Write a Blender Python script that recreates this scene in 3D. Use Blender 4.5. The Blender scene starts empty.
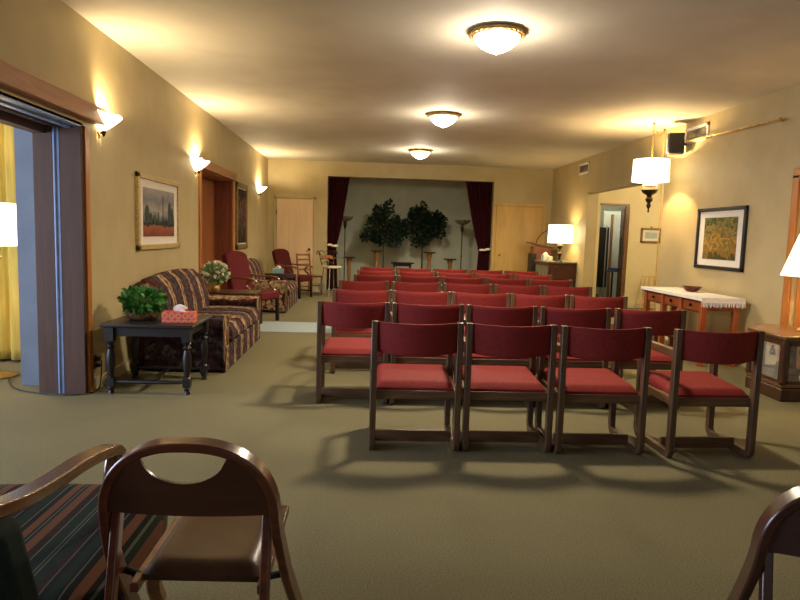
import bpy, bmesh, math, random
from mathutils import Vector, Matrix
random.seed(7)
S = bpy.context.scene
C = S.collection
PI = math.pi
XL, XR, YB, H = -2.3, 4.4, 15.2, 3.06

# ------------------------------------------------------------------ materials
def lin(c):
    return tuple(((v/255)/12.92 if v/255 <= .04045 else ((v/255+.055)/1.055)**2.4) for v in c) + (1.,)

class NT:
    def __init__(s, name):
        s.m = bpy.data.materials.new(name); s.m.use_nodes = True
        s.t = s.m.node_tree; s.b = s.t.nodes['Principled BSDF']
    def n(s, typ, **k):
        o = s.t.nodes.new(typ)
        for a, v in k.items():
            if a.startswith('_'): setattr(o, a[1:], v)
            else: o.inputs[a.replace('__', ' ')].default_value = v
        return o
    def l(s, a, b): s.t.links.new(a, b)
    def coord(s, scale=(1, 1, 1), rot=(0, 0, 0), kind='Object'):
        tc = s.n('ShaderNodeTexCoord'); mp = s.n('ShaderNodeMapping')
        mp.inputs['Scale'].default_value = scale; mp.inputs['Rotation'].default_value = rot
        s.l(tc.outputs[kind], mp.inputs['Vector']); return mp.outputs['Vector']
    def ramp(s, fac, stops, interp='LINEAR'):
        r = s.n('ShaderNodeValToRGB'); e = r.color_ramp; e.interpolation = interp
        while len(e.elements) < len(stops): e.elements.new(.5)
        for el, (p, c) in zip(e.elements, stops): el.position = p; el.color = lin(c)
        s.l(fac, r.inputs['Fac']); return r.outputs['Color']
    def bump(s, h, st=.2, d=.01):
        b = s.n('ShaderNodeBump'); b.inputs['Strength'].default_value = st; b.inputs['Distance'].default_value = d
        s.l(h, b.inputs['Height']); s.l(b.outputs['Normal'], s.b.inputs['Normal'])

def noisy(name, c1, c2=None, scale=20, rough=.6, metal=0, bump=0, detail=4, stretch=(1, 1, 1), spec=.5, kind='Object', coat=0):
    k = NT(name); c2 = c2 or tuple(v*.85 for v in c1)
    v = k.coord(stretch, kind=kind); nz = k.n('ShaderNodeTexNoise', Scale=scale, Detail=detail)
    k.l(v, nz.inputs['Vector'])
    k.l(k.ramp(nz.outputs['Fac'], [(.35, c1), (.65, c2)]), k.b.inputs['Base Color'])
    k.b.inputs['Roughness'].default_value = rough; k.b.inputs['Metallic'].default_value = metal
    k.b.inputs['Specular IOR Level'].default_value = spec
    k.b.inputs['Coat Weight'].default_value = coat; k.b.inputs['Coat Roughness'].default_value = .15
    if bump: k.bump(nz.outputs['Fac'], bump, .004)
    return k.m

def wood(name, c1, c2, axis=2, scale=1., rough=.4, coat=.2):
    st = [26*scale]*3; st[axis] = 2.2*scale
    k = NT(name); v = k.coord(tuple(st)); nz = k.n('ShaderNodeTexNoise', Scale=1.2, Detail=6, Distortion=1.1)
    k.l(v, nz.inputs['Vector'])
    k.l(k.ramp(nz.outputs['Fac'], [(.3, c1), (.5, tuple((a+b)/2 for a, b in zip(c1, c2))), (.7, c2)]), k.b.inputs['Base Color'])
    k.b.inputs['Roughness'].default_value = rough; k.b.inputs['Coat Weight'].default_value = coat
    k.b.inputs['Coat Roughness'].default_value = .2
    k.bump(nz.outputs['Fac'], .12, .002)
    return k.m

def emis(name, col, st, base=(240, 230, 210)):
    k = NT(name); k.b.inputs['Base Color'].default_value = lin(base)
    k.b.inputs['Emission Color'].default_value = lin(col); k.b.inputs['Emission Strength'].default_value = st
    return k.m

M = {}
M['wall'] = noisy('plaster_wall', (184, 169, 128), (177, 161, 120), 3, .5, bump=.05, detail=8, spec=.35)
M['wall_alc'] = noisy('plaster_alcove', (212, 200, 158), (205, 193, 150), 3, .7, detail=6)
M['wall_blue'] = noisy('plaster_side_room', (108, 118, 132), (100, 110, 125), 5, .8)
M['wall_stage'] = noisy('plaster_stage', (190, 194, 176), (180, 185, 170), 4, .8)
M['ceiling'] = noisy('plaster_ceiling', (206, 199, 184), (198, 191, 176), 2.2, .75, bump=.04, detail=6, spec=.25)
M['base'] = noisy('painted_baseboard', (205, 195, 165), (197, 186, 155), 8, .5)
M['white_trim'] = noisy('white_metal_strip', (140, 164, 205), (130, 154, 196), 8, .35)
M['walnut'] = wood('chair_oak', (64, 45, 29), (100, 72, 46), 2)
M['walnut_y'] = wood('chair_oak_long', (88, 62, 40), (132, 98, 64), 1)
M['walnut_x'] = wood('chair_oak_cross', (78, 54, 36), (116, 84, 56), 0)
M['red'] = noisy('maroon_vinyl', (132, 47, 43), (121, 40, 38), 60, .75, bump=.1, spec=.15)
M['burg'] = noisy('burgundy_fabric', (100, 28, 32), (84, 22, 27), 40, .85, bump=.1, spec=.2)
M['darkburg'] = noisy('dark_burgundy_fabric', (84, 26, 28), (68, 18, 22), 40, .9, spec=.2)
M['curtain'] = noisy('burgundy_velvet', (66, 18, 27), (48, 11, 19), 9, .9, stretch=(4, 4, .3), spec=.15)
M['dark'] = wood('espresso_wood', (14, 9, 8), (24, 15, 12), 2, rough=.45, coat=.1)
M['mahog'] = wood('mahogany_door', (104, 52, 34), (134, 72, 46), 2, .5)
M['mahog2'] = wood('orange_door', (136, 78, 36), (160, 98, 50), 2, .5)
M['casing'] = wood('oak_casing', (146, 96, 58), (180, 126, 82), 1, .6, .5, .1)
M['casing_z'] = wood('oak_casing_upright', (160, 96, 40), (190, 122, 56), 2, .6)
M['panel'] = wood('brown_folding_panel', (72, 48, 36), (86, 60, 46), 2, .7, .7, 0)
M['paledoor'] = noisy('pale_birch_door', (222, 196, 160), (212, 184, 148), 3, .45, stretch=(3, 3, .4))
M['yellowdoor'] = noisy('golden_birch_door', (214, 178, 108), (198, 160, 88), 2.5, .4, stretch=(2, 2, .5))
M['brass'] = noisy('brass', (206, 172, 104), (164, 128, 68), 12, .35, .6)
M['gold'] = noisy('gilt_frame', (160, 132, 80), (112, 88, 50), 60, .45, .6)
M['goldlight'] = noisy('pale_gilt_frame', (214, 192, 134), (170, 144, 90), 60, .45, .3)
M['bronze'] = noisy('dark_bronze', (74, 58, 40), (44, 34, 26), 30, .4, .8)
M['iron'] = noisy('black_iron', (28, 26, 26), (16, 15, 16), 30, .45, .5)
M['silver'] = noisy('grey_steel', (178, 176, 168), (150, 148, 142), 30, .35, .8)
M['black'] = noisy('black_plastic', (24, 24, 26), (16, 16, 18), 50, .5)
M['grille_cloth'] = noisy('grey_speaker_cloth', (92, 96, 98), (74, 78, 80), 120, .8)
M['white'] = noisy('white_paper', (238, 236, 232), (226, 224, 222), 30, .8)
M['cream'] = noisy('cream_vinyl', (214, 206, 178), (200, 190, 160), 20, .6)
M['orangewood'] = wood('cherry_wood', (140, 68, 32), (168, 90, 44), 2, .6)
M['orangewood_y'] = wood('cherry_wood_long', (120, 56, 26), (150, 76, 36), 1, .6)
M['cab'] = wood('display_oak', (52, 30, 15), (80, 48, 25), 2, .7)
M['cabtop'] = wood('display_oak_top', (88, 58, 32), (116, 80, 48), 1, .5, .3, .4)
M['ped'] = wood('pedestal_wood', (140, 100, 56), (110, 74, 40), 2, .8)
M['lectern'] = wood('lectern_wood', (150, 84, 46), (118, 60, 32), 2, .6)
M['cred'] = wood('credenza_wood', (92, 40, 26), (66, 26, 18), 1, .6)
M['leaf'] = noisy('ficus_leaf', (20, 42, 24), (10, 28, 16), 12, .5)
M['leaf2'] = noisy('ivy_leaf', (78, 150, 56), (36, 92, 34), 14, .45)
M['leaf3'] = noisy('pale_leaf', (150, 172, 122), (104, 132, 84), 14, .5)
M['petal'] = noisy('white_petal', (240, 238, 222), (220, 218, 190), 20, .6)
M['bark'] = noisy('bark', (78, 66, 48), (52, 42, 30), 20, .9)
M['wicker'] = noisy('wicker', (120, 82, 48), (60, 38, 22), 60, .8, bump=.5)
M['leather'] = noisy('tan_leather', (88, 58, 34), (70, 45, 27), 7, .36, bump=.12)
M['bent'] = wood('bentwood_hoop', (84, 42, 24), (120, 64, 36), 0, .7, .3, .5)
M['ply'] = wood('plywood_back', (74, 42, 28), (94, 54, 36), 0, .8, .35, .4)
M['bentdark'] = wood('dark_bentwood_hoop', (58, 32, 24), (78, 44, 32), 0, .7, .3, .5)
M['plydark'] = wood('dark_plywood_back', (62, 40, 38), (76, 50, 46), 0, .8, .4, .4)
M['armwood'] = wood('polished_arm_wood', (100, 66, 34), (140, 96, 52), 1, .8, .22, .7)
M['goldcurtain'] = noisy('gold_drape', (206, 184, 92), (178, 152, 66), 6, .8, stretch=(4, 4, .2))
M['mat_board'] = noisy('picture_mat', (226, 222, 212), (218, 214, 204), 30, .9)
M['green'] = noisy('dark_green_fabric', (22, 44, 38), (16, 34, 32), 40, .9)
M['teal'] = noisy('teal_box', (150, 196, 196), (120, 172, 176), 30, .7)
M['paleblue'] = noisy('pale_blue_box', (176, 190, 186), (156, 172, 168), 30, .7)
M['bowlred'] = noisy('red_glazed_bowl', (120, 48, 38), (84, 30, 26), 20, .25)
M['floor_strip'] = noisy('pale_blue_grey_strip', (160, 172, 176), (148, 162, 166), 90, .95, bump=.3, spec=.1)
M['soil'] = noisy('dark_pot', (60, 44, 34), (40, 30, 24), 20, .8)
M['palegreen'] = noisy('pale_green_door', (196, 192, 180), (186, 182, 172), 4, .5)
M['rock'] = noisy('grey_rock', (120, 122, 112), (80, 84, 78), 14, .8)
M['blueplastic'] = noisy('navy_plastic', (44, 58, 92), (32, 44, 74), 14, .5)
M['lamp_hot'] = emis('lit_drum_shade', (255, 236, 190), 4.2)
M['lamp_cone'] = emis('lit_cone_shade', (255, 226, 168), 3.2)
M['lamp_left'] = emis('lit_white_shade', (255, 240, 206), 2.6)
M['bowl_lit'] = emis('lit_ceiling_bowl', (255, 236, 196), 11)
M['sconce_lit'] = emis('lit_sconce_bowl', (255, 232, 182), 5.0)
M['torch'] = noisy('frosted_torch_bowl', (120, 112, 90), (100, 92, 72), 14, .5)
def glassm():
    k = NT('cabinet_glass'); k.b.inputs['Base Color'].default_value = (.95, .97, .95, 1)
    k.b.inputs['Roughness'].default_value = .03; k.b.inputs['Alpha'].default_value = .10; k.b.inputs['Specular IOR Level'].default_value = .25
    return k.m
M['glass'] = glassm()
def carpet():
    k = NT('olive_carpet'); v = k.coord((1, 1, 1))
    a = k.n('ShaderNodeTexNoise', Scale=.7, Detail=3); b = k.n('ShaderNodeTexNoise', Scale=140, Detail=2)
    k.l(v, a.inputs['Vector']); k.l(v, b.inputs['Vector'])
    ca = k.ramp(a.outputs['Fac'], [(.3, (140, 133, 100)), (.7, (128, 122, 91))])
    cb = k.ramp(b.outputs['Fac'], [(.3, (190, 190, 190)), (.7, (255, 255, 255))])
    mx = k.n('ShaderNodeMix', _data_type='RGBA', _blend_type='MULTIPLY'); mx.inputs[0].default_value = 1
    k.l(ca, mx.inputs[6]); k.l(cb, mx.inputs[7]); k.l(mx.outputs[2], k.b.inputs['Base Color'])
    k.b.inputs['Roughness'].default_value = .95; k.b.inputs['Specular IOR Level'].default_value = .15
    k.bump(b.outputs['Fac'], .5, .006); return k.m
M['carpet'] = carpet()
def sofa_mat():
    k = NT('striped_floral_upholstery'); v = k.coord((1, 1, 1))
    nz = k.n('ShaderNodeTexNoise', Scale=6, Detail=3); k.l(v, nz.inputs['Vector'])
    sp = k.n('ShaderNodeSeparateXYZ'); k.l(v, sp.inputs[0])
    ad = k.n('ShaderNodeMath', _operation='MULTIPLY_ADD'); ad.inputs[1].default_value = .16
    k.l(nz.outputs['Fac'], ad.inputs[0]); k.l(sp.outputs['Y'], ad.inputs[2])
    mu = k.n('ShaderNodeMath', _operation='MULTIPLY'); mu.inputs[1].default_value = 2.7; k.l(ad.outputs[0], mu.inputs[0])
    fr = k.n('ShaderNodeMath', _operation='FRACT'); k.l(mu.outputs[0], fr.inputs[0])
    D, P, T, R, G = (58, 40, 42), (104, 76, 80), (174, 150, 112), (100, 40, 40), (88, 82, 88)
    a = k.ramp(fr.outputs[0], [(0, D), (.10, G), (.14, D), (.2, P), (.25, D), (.34, G), (.40, D), (.50, R), (.56, T), (.72, R), (.77, T), (.86, P), (.94, R)], 'CONSTANT')
    n2 = k.n('ShaderNodeTexNoise', Scale=22, Detail=2); k.l(v, n2.inputs['Vector'])
    b = k.ramp(n2.outputs['Fac'], [(.38, (150, 140, 140)), (.6, (255, 255, 255))])
    mx = k.n('ShaderNodeMix', _data_type='RGBA', _blend_type='MULTIPLY'); mx.inputs[0].default_value = 1
    k.l(a, mx.inputs[6]); k.l(b, mx.inputs[7]); k.l(mx.outputs[2], k.b.inputs['Base Color'])
    k.b.inputs['Roughness'].default_value = .9; k.b.inputs['Specular IOR Level'].default_value = .2
    k.bump(n2.outputs['Fac'], .2, .004); return k.m
M['sofa'] = sofa_mat()
def stripes():
    k = NT('green_striped_upholstery'); v = k.coord((1, 1, 1)); sp = k.n('ShaderNodeSeparateXYZ'); k.l(v, sp.inputs[0])
    mu = k.n('ShaderNodeMath', _operation='MULTIPLY'); mu.inputs[1].default_value = 3.4; k.l(sp.outputs['X'], mu.inputs[0])
    fr = k.n('ShaderNodeMath', _operation='FRACT'); k.l(mu.outputs[0], fr.inputs[0])
    G, K, O, W, B = (20, 38, 32), (14, 18, 22), (104, 66, 44), (88, 94, 82), (38, 22, 24)
    a = k.ramp(fr.outputs[0], [(0, G), (.10, K), (.12, W), (.135, K), (.2, O), (.29, K), (.32, W), (.335, G), (.37, O), (.47, B), (.56, W), (.575, G), (.7, W), (.715, K), (.74, W), (.755, G), (.86, B), (.93, W), (.945, K)][:31], 'CONSTANT')
    k.l(a, k.b.inputs['Base Color']); k.b.inputs['Roughness'].default_value = .85; k.b.inputs['Specular IOR Level'].default_value = .2
    return k.m
M['stripes'] = stripes()
def tissue():
    k = NT('orange_rosette_card'); v = k.coord((1, 1, 1))
    w = k.n('ShaderNodeTexVoronoi', Scale=18, _feature='F1'); w.inputs['Randomness'].default_value = .1; k.l(v, w.inputs['Vector'])
    k.l(k.ramp(w.outputs['Distance'], [(0, (238, 168, 130)), (.18, (206, 76, 52)), (.4, (232, 148, 112)), (.55, (204, 78, 58))]), k.b.inputs['Base Color'])
    return k.m
M['tissue'] = tissue()
def land(name, kind):
    k = NT(name); v = k.coord((1, 1, 1), kind='Generated'); sp = k.n('ShaderNodeSeparateXYZ'); k.l(v, sp.inputs[0])
    nz = k.n('ShaderNodeTexNoise', Scale={'field': 5, 'garden': 5, 'floral': 7}[kind], Detail=6, Distortion=.8); k.l(v, nz.inputs['Vector'])
    q = k.n('ShaderNodeMath', _operation='SUBTRACT'); q.inputs[1].default_value = .5; k.l(nz.outputs['Fac'], q.inputs[0])
    ad = k.n('ShaderNodeMath', _operation='MULTIPLY_ADD'); ad.inputs[1].default_value = {'field': .35, 'garden': 1.5, 'floral': 2.2}[kind]
    k.l(q.outputs[0], ad.inputs[0]); k.l(sp.outputs['Z'], ad.inputs[2])
    if kind == 'field':
        st = [(.0, (120, 62, 46)), (.20, (150, 88, 66)), (.25, (44, 50, 38)), (.32, (54, 64, 60)), (.38, (96, 108, 122)), (.55, (168, 160, 150)), (.75, (120, 122, 128)), (1, (158, 152, 150))]
    elif kind == 'garden':
        st = [(.05, (70, 66, 30)), (.22, (150, 110, 44)), (.34, (84, 92, 42)), (.46, (184, 134, 58)), (.58, (74, 84, 52)), (.72, (150, 128, 70)), (.85, (52, 72, 40)), (1, (110, 116, 66))]
    else:
        st = [(.0, (34, 24, 20)), (.3, (48, 34, 28)), (.42, (98, 72, 60)), (.5, (40, 30, 26)), (.62, (150, 116, 96)), (.7, (60, 40, 34)), (1, (30, 24, 20))]
    k.l(k.ramp(ad.outputs[0], st), k.b.inputs['Base Color']); k.b.inputs['Roughness'].default_value = .8; k.b.inputs['Specular IOR Level'].default_value = .2
    return k.m
M['pic_field'] = land('field_print', 'field'); M['pic_garden'] = land('garden_print', 'garden'); M['pic_floral'] = land('floral_print', 'floral')
def fringe_mat():
    k = NT('white_lace_cloth'); v = k.coord((1, 1, 1)); n = k.n('ShaderNodeTexNoise', Scale=90, Detail=2); k.l(v, n.inputs['Vector'])
    k.l(k.ramp(n.outputs['Fac'], [(.35, (216, 212, 208)), (.6, (240, 238, 234))]), k.b.inputs['Base Color']); k.b.inputs['Roughness'].default_value = .85
    k.bump(n.outputs['Fac'], .3, .003); return k.m
M['lace'] = fringe_mat()

# ------------------------------------------------------------------ mesh helpers
class MB:
    def __init__(s): s.b = bmesh.new()
    def box(s, c, d, rot=None, taper=None):
        r = bmesh.ops.create_cube(s.b, size=1)
        for v in r['verts']:
            f = 1
            if taper and v.co.z < 0: f = taper
            p = Vector((v.co.x*d[0]*f, v.co.y*d[1]*f, v.co.z*d[2]))
            if rot: p = rot @ p
            v.co = p + Vector(c)
        return s
    def bar(s, p0, p1, w, t, up=(0, 0, 1)):
        p0, p1 = Vector(p0), Vector(p1); d = p1-p0; z = d.normalized(); u = Vector(up)
        if abs(z.dot(u)) > .95: u = Vector((0, 1, 0))
        x = z.cross(u).normalized(); y = x.cross(z)
        return s.box((p0+p1)/2, (w, t, d.length), Matrix((x, y, z)).transposed())
    def tube(s, pts, r, n=8, closed=False):
        pts = [Vector(p) for p in pts]; m = len(pts)
        rr = r if isinstance(r, (list, tuple)) else [r]*m
        rings = []; prev = None
        for i, p in enumerate(pts):
            a = pts[(i-1) % m] if (closed or i) else p; b = pts[(i+1) % m] if (closed or i < m-1) else p
            t = (b-a).normalized()
            if prev is None:
                u = Vector((0, 0, 1)) if abs(t.z) < .9 else Vector((1, 0, 0))
                x = t.cross(u).normalized()
            else: x = (prev - t*prev.dot(t)).normalized()
            prev = x; y = t.cross(x)
            rings.append([s.b.verts.new(p+(x*math.cos(q*2*PI/n)+y*math.sin(q*2*PI/n))*rr[i]) for q in range(n)])
        for i in range(m if closed else m-1):
            A, B = rings[i], rings[(i+1) % m]
            for q in range(n): s.b.faces.new((A[q], A[(q+1) % n], B[(q+1) % n], B[q]))
        if not closed: s.b.faces.new(rings[0][::-1]); s.b.faces.new(rings[-1])
        return s
    def ribbon(s, pts, w, t, side=(0, 1, 0)):
        """rectangular section swept along pts; side = direction of the width w"""
        pts = [Vector(p) for p in pts]; m = len(pts); rings = []
        for i, p in enumerate(pts):
            tan = (pts[min(i+1, m-1)]-pts[max(i-1, 0)]).normalized()
            sd = Vector(side[i] if isinstance(side, list) else side); sd = (sd - tan*sd.dot(tan)).normalized(); nn = tan.cross(sd)
            ww = w[i] if isinstance(w, list) else w
            rings.append([s.b.verts.new(p+sd*a*ww/2+nn*b*t/2) for a, b in ((-1, -1), (1, -1), (1, 1), (-1, 1))])
        for i in range(m-1):
            for q in range(4): s.b.faces.new((rings[i][q], rings[i][(q+1) % 4], rings[i+1][(q+1) % 4], rings[i+1][q]))
        s.b.faces.new(rings[0][::-1]); s.b.faces.new(rings[-1]); return s
    def lathe(s, prof, c=(0, 0, 0), n=24, arc=2*PI):
        c = Vector(c); rings = []
        for r, z in prof: rings.append([s.b.verts.new(c+Vector((r*math.cos(q*2*PI/n), r*math.sin(q*2*PI/n), z))) for q in range(n)])
        for A, B in zip(rings, rings[1:]):
            for q in range(n): s.b.faces.new((A[q], A[(q+1) % n], B[(q+1) % n], B[q]))
        if prof[0][0] > .0005 : s.b.faces.new(rings[0][::-1])
        if prof[-1][0] > .0005: s.b.faces.new(rings[-1])
        return s
    def shell(s, prof, c=(0, 0, 0), n=32, th=.004):
        """open lathe (no caps) with thickness"""
        out = prof; inn = [(max(r-th, .0004), z) for r, z in reversed(prof)]
        c = Vector(c); rings = []
        for r, z in out+inn: rings.append([s.b.verts.new(c+Vector((r*math.cos(q*2*PI/n), r*math.sin(q*2*PI/n), z))) for q in range(n)])
        for A, B in zip(rings, rings[1:]+rings[:1]):
            for q in range(n): s.b.faces.new((A[q], A[(q+1) % n], B[(q+1) % n], B[q]))
        return s
    def prism(s, poly, d, axis=(1, 0, 0)):
        """poly = 3D points in a plane, extruded by axis*d centred"""
        a = Vector(axis).normalized()*d/2
        A = [s.b.verts.new(Vector(p)-a) for p in poly]; B = [s.b.verts.new(Vector(p)+a) for p in poly]
        m = len(poly)
        s.b.faces.new(A[::-1]); s.b.faces.new(B)
        for q in range(m): s.b.faces.new((A[q], A[(q+1) % m], B[(q+1) % m], B[q]))
        return s
    def grid(s, fn, nu, nv, th=None):
        V = [[s.b.verts.new(fn(i/nu, j/nv)) for j in range(nv+1)] for i in range(nu+1)]
        for i in range(nu):
            for j in range(nv): s.b.faces.new((V[i][j], V[i+1][j], V[i+1][j+1], V[i][j+1]))
        return s
    def slab(s, fa, fb, nu, nv):
        """closed body between two surfaces"""
        A = [[s.b.verts.new(fa(i/nu, j/nv)) for j in range(nv+1)] for i in range(nu+1)]
        B = [[s.b.verts.new(fb(i/nu, j/nv)) for j in range(nv+1)] for i in range(nu+1)]
        f = s.b.faces.new
        for i in range(nu):
            for j in range(nv):
                f((A[i][j], A[i][j+1], A[i+1][j+1], A[i+1][j])); f((B[i][j], B[i+1][j], B[i+1][j+1], B[i][j+1]))
        for i in range(nu):
            f((A[i][0], A[i+1][0], B[i+1][0], B[i][0])); f((A[i][nv], B[i][nv], B[i+1][nv], A[i+1][nv]))
        for j in range(nv):
            f((A[0][j], B[0][j], B[0][j+1], A[0][j+1])); f((A[nu][j], A[nu][j+1], B[nu][j+1], B[nu][j]))
        return s
    def ball(s, c, r, sc=(1, 1, 1), sub=2):
        q = bmesh.ops.create_icosphere(s.b, subdivisions=sub, radius=r)
        for v in q['verts']: v.co = Vector((v.co.x*sc[0], v.co.y*sc[1], v.co.z*sc[2]))+Vector(c)
        return s
    def leaf(s, p, d, size, up=None):
        p = Vector(p); d = Vector(d).normalized(); r = Vector((random.uniform(-1, 1), random.uniform(-1, 1), random.uniform(-1, 1)))
        x = d.cross(r).normalized()*size*.38; n = d.cross(x).normalized()*size*.08
        f = [s.b.verts.new(q) for q in (p, p+d*size*.45+x+n, p+d*size, p+d*size*.45-x+n)]
        s.b.faces.new(f[:3]); s.b.faces.new((f[0], f[2], f[3])); return s
    def build(s, name, mat, parent=None, bevel=0, smooth=False, sub=0, seg=2, loc=None, solid=0):
        bmesh.ops.recalc_face_normals(s.b, faces=s.b.faces)
        me = bpy.data.meshes.new(name); s.b.to_mesh(me); s.b.free()
        me.materials.append(M[mat] if isinstance(mat, str) else mat)
        o = bpy.data.objects.new(name, me); C.objects.link(o)
        if parent: o.parent = parent
        if loc: o.location = loc
        if solid: q = o.modifiers.new('solid', 'SOLIDIFY'); q.thickness = solid
        if bevel: q = o.modifiers.new('bevel', 'BEVEL'); q.width = bevel; q.segments = seg; q.limit_method = 'ANGLE'
        if sub: q = o.modifiers.new('sub', 'SUBSURF'); q.levels = sub; q.render_levels = sub
        if smooth or bevel or sub:
            for p in me.polygons: p.use_smooth = True
            if not sub and hasattr(me, 'set_sharp_from_angle'): me.set_sharp_from_angle(angle=math.radians(42))
        return o

def thing(name, label, cat, loc=(0, 0, 0), rz=0, group=None):
    o = bpy.data.objects.new(name, None); C.objects.link(o); o.location = loc; o.rotation_euler = (0, 0, rz)
    o.empty_display_size = .1
    return tag(o, label, cat, group)
def tag(o, label, cat, group=None, kind=None):
    o['label'] = label; o['category'] = cat
    if group: o['group'] = group
    if kind: o['kind'] = kind
    return o
def struct(o): o['kind'] = 'structure'; return o
def dup(root, loc, rz=None, label=None, group=None):
    def cp(o, par):
        c = o.copy(); C.objects.link(c)
        if par: c.parent = par
        for ch in [x for x in bpy.data.objects if x.parent == o and x is not c]: cp(ch, c)
        return c
    r = cp(root, None); r.location = loc
    if rz is not None: r.rotation_euler = (0, 0, rz)
    if label: r['label'] = label
    if group: r['group'] = group
    return r
def light(name, kind, loc, e, col=(255, 226, 176), rad=.05, size=None, rot=None, parent=None, blend=None, spot=None):
    d = bpy.data.lights.new(name, kind); d.energy = e; d.color = lin(col)[:3]
    if kind in ('POINT', 'SPOT'): d.shadow_soft_size = rad
    if kind == 'AREA':
        d.shape = 'RECTANGLE'; d.size, d.size_y = size
    if spot: d.spot_size = spot; d.spot_blend = blend or .5
    o = bpy.data.objects.new(name, d); C.objects.link(o); o.location = loc
    if rot: o.rotation_euler = rot
    if parent: o.parent = parent
    return o

# ------------------------------------------------------------------ setting
T = .38
def wbox(name, x0, x1, y0, y1, z0, z1, mat, bevel=0):
    return struct(MB().box(((x0+x1)/2, (y0+y1)/2, (z0+z1)/2), (x1-x0, y1-y0, z1-z0)).build(name, mat, bevel=bevel))
Y0 = -2.2
wbox('floor', -6.4, 8.6, Y0-.2, 19.4, -.12, 0, 'carpet')
wbox('ceiling', -6.4, 8.6, Y0-.2, 19.4, H, H+.12, 'ceiling')
# left wall with the wide opening (Y 1..5.4) and the recessed doorway (Y 9.07..11.2)
lw = MB()
for y0, y1, z0, z1 in ((Y0, .6, 0, H), (.6, 5.4, 2.2, H), (5.4, 9.07, 0, H), (9.07, 11.2, 2.24, H), (11.2, YB+.2, 0, H)):
    lw.box((XL-T/2, (y0+y1)/2, (z0+z1)/2), (T, y1-y0, z1-z0))
struct(lw.build('wall_left', 'wall'))
rw = MB()
for y0, y1, z0, z1 in ((Y0, 5.45, 0, H), (5.45, 6.38, 2.1, H), (6.38, 9.4, 0, H), (9.4, 12.7, 2.35, H), (12.7, YB+.2, 0, H)):
    rw.box((XR+.11, (y0+y1)/2, (z0+z1)/2), (.22, y1-y0, z1-z0))
struct(rw.build('wall_right', 'wall'))
bw = MB()
for x0, x1, z0, z1 in ((XL, -.92, 0, H), (-.92, 3.0, 2.72, H), (3.0, XR, 0, H)):
    bw.box(((x0+x1)/2, YB+.1, (z0+z1)/2), (x1-x0, .2, z1-z0))
struct(bw.build('wall_back', 'wall'))
wbox('wall_front', -6.2, 8.4, Y0-.2, Y0, 0, H, 'wall')
# stage recess
sw = MB().box((1.0, 17.0, 1.5), (4.6, .15, 3.1)).box((-1.15, 16.2, 1.5), (.15, 1.7, 3.1)).box((3.2, 16.2, 1.5), (.15, 1.7, 3.1))
struct(sw.build('wall_stage', 'wall_stage'))
# side room on the left
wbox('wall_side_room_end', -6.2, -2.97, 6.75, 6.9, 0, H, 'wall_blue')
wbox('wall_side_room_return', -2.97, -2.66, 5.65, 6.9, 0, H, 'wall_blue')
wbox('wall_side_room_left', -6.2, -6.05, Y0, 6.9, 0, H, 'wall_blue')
# right alcove and the room behind it
aw = MB()
aw.box((6.87, 13.4, 1.53), (2.7, .2, 3.06)); aw.box((4.76, 13.4, 1.53), (.28, .2, 3.06)); aw.box((5.21, 13.4, 2.61), (.62, .2, .9))
struct(aw.build('wall_alcove_end', 'wall_alc'))
wbox('wall_alcove_side', 8.0, 8.2, 9.2, 13.5, 0, H, 'wall_alc')
wbox('wall_alcove_near', 4.62, 8.2, 9.2, 9.4, 0, H, 'wall_alc')
wbox('wall_back_room', 4.62, 8.2, 16.6, 16.8, 0, H, 'palegreen')
wbox('wall_back_room_side', 7.0, 7.2, 13.5, 16.6, 0, H, 'palegreen')
# baseboards
def base(name, segs):
    m = MB()
    for (x0, y0, x1, y1) in segs: m.box(((x0+x1)/2, (y0+y1)/2, .05), (max(abs(x1-x0), .016), max(abs(y1-y0), .016), .1))
    struct(m.build(name, 'base', bevel=.003))
base('baseboard_left', [(XL+.008, 5.52, XL+.008, 8.95), (XL+.008, 11.32, XL+.008, YB)])
base('baseboard_right', [(XR-.008, 6.55, XR-.008, 9.4), (XR-.008, 12.7, XR-.008, YB), (XR-.008, Y0, XR-.008, 5.3)])
base('baseboard_back', [(XL, YB-.008, -2.16, YB-.008), (-1.17, YB-.008, -.92, YB-.008), (4.27, YB-.008, XR, YB-.008)])
base('baseboard_alcove', [(5.62, 13.29, 8.0, 13.29)])
# left opening: header beam, pilaster casing, folded brown panels, track strip
hb = MB().box((XL+.03, 3.15, 2.315), (.10, 5.1, .135)); struct(hb.build('trim_1', 'casing', bevel=.006))
struct(MB().box((XL+.008, 5.44, 1.1), (.022, .075, 2.2)).build('trim_2', 'casing_z', bevel=.004))
struct(MB().box((XL-T/2, 3.0, 2.205), (T, 4.8, .03)).box((XL-.10, 3.0, 2.185), (.05, 4.8, .02)).build('trim_3', 'white_trim'))
struct(MB().box((XL-.185, 3.0, 2.183), (.03, 4.8, .02)).box((XL-.33, 3.0, 2.16), (.1, 4.8, .07)).build('trim_4', 'panel'))
struct(MB().box((XL-.085, 5.385, 1.1), (.17, .05, 2.2)).box((XL-.30, 5.385, 1.1), (.155, .05, 2.2)).build('trim_5', 'panel', bevel=.003))
struct(MB().box((XL-.197, 5.375, 1.1), (.05, .03, 2.19)).box((XL-.206, 5.355, 1.1), (.008, .02, 2.19)).build('trim_6', 'white_trim', bevel=.002))
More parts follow.
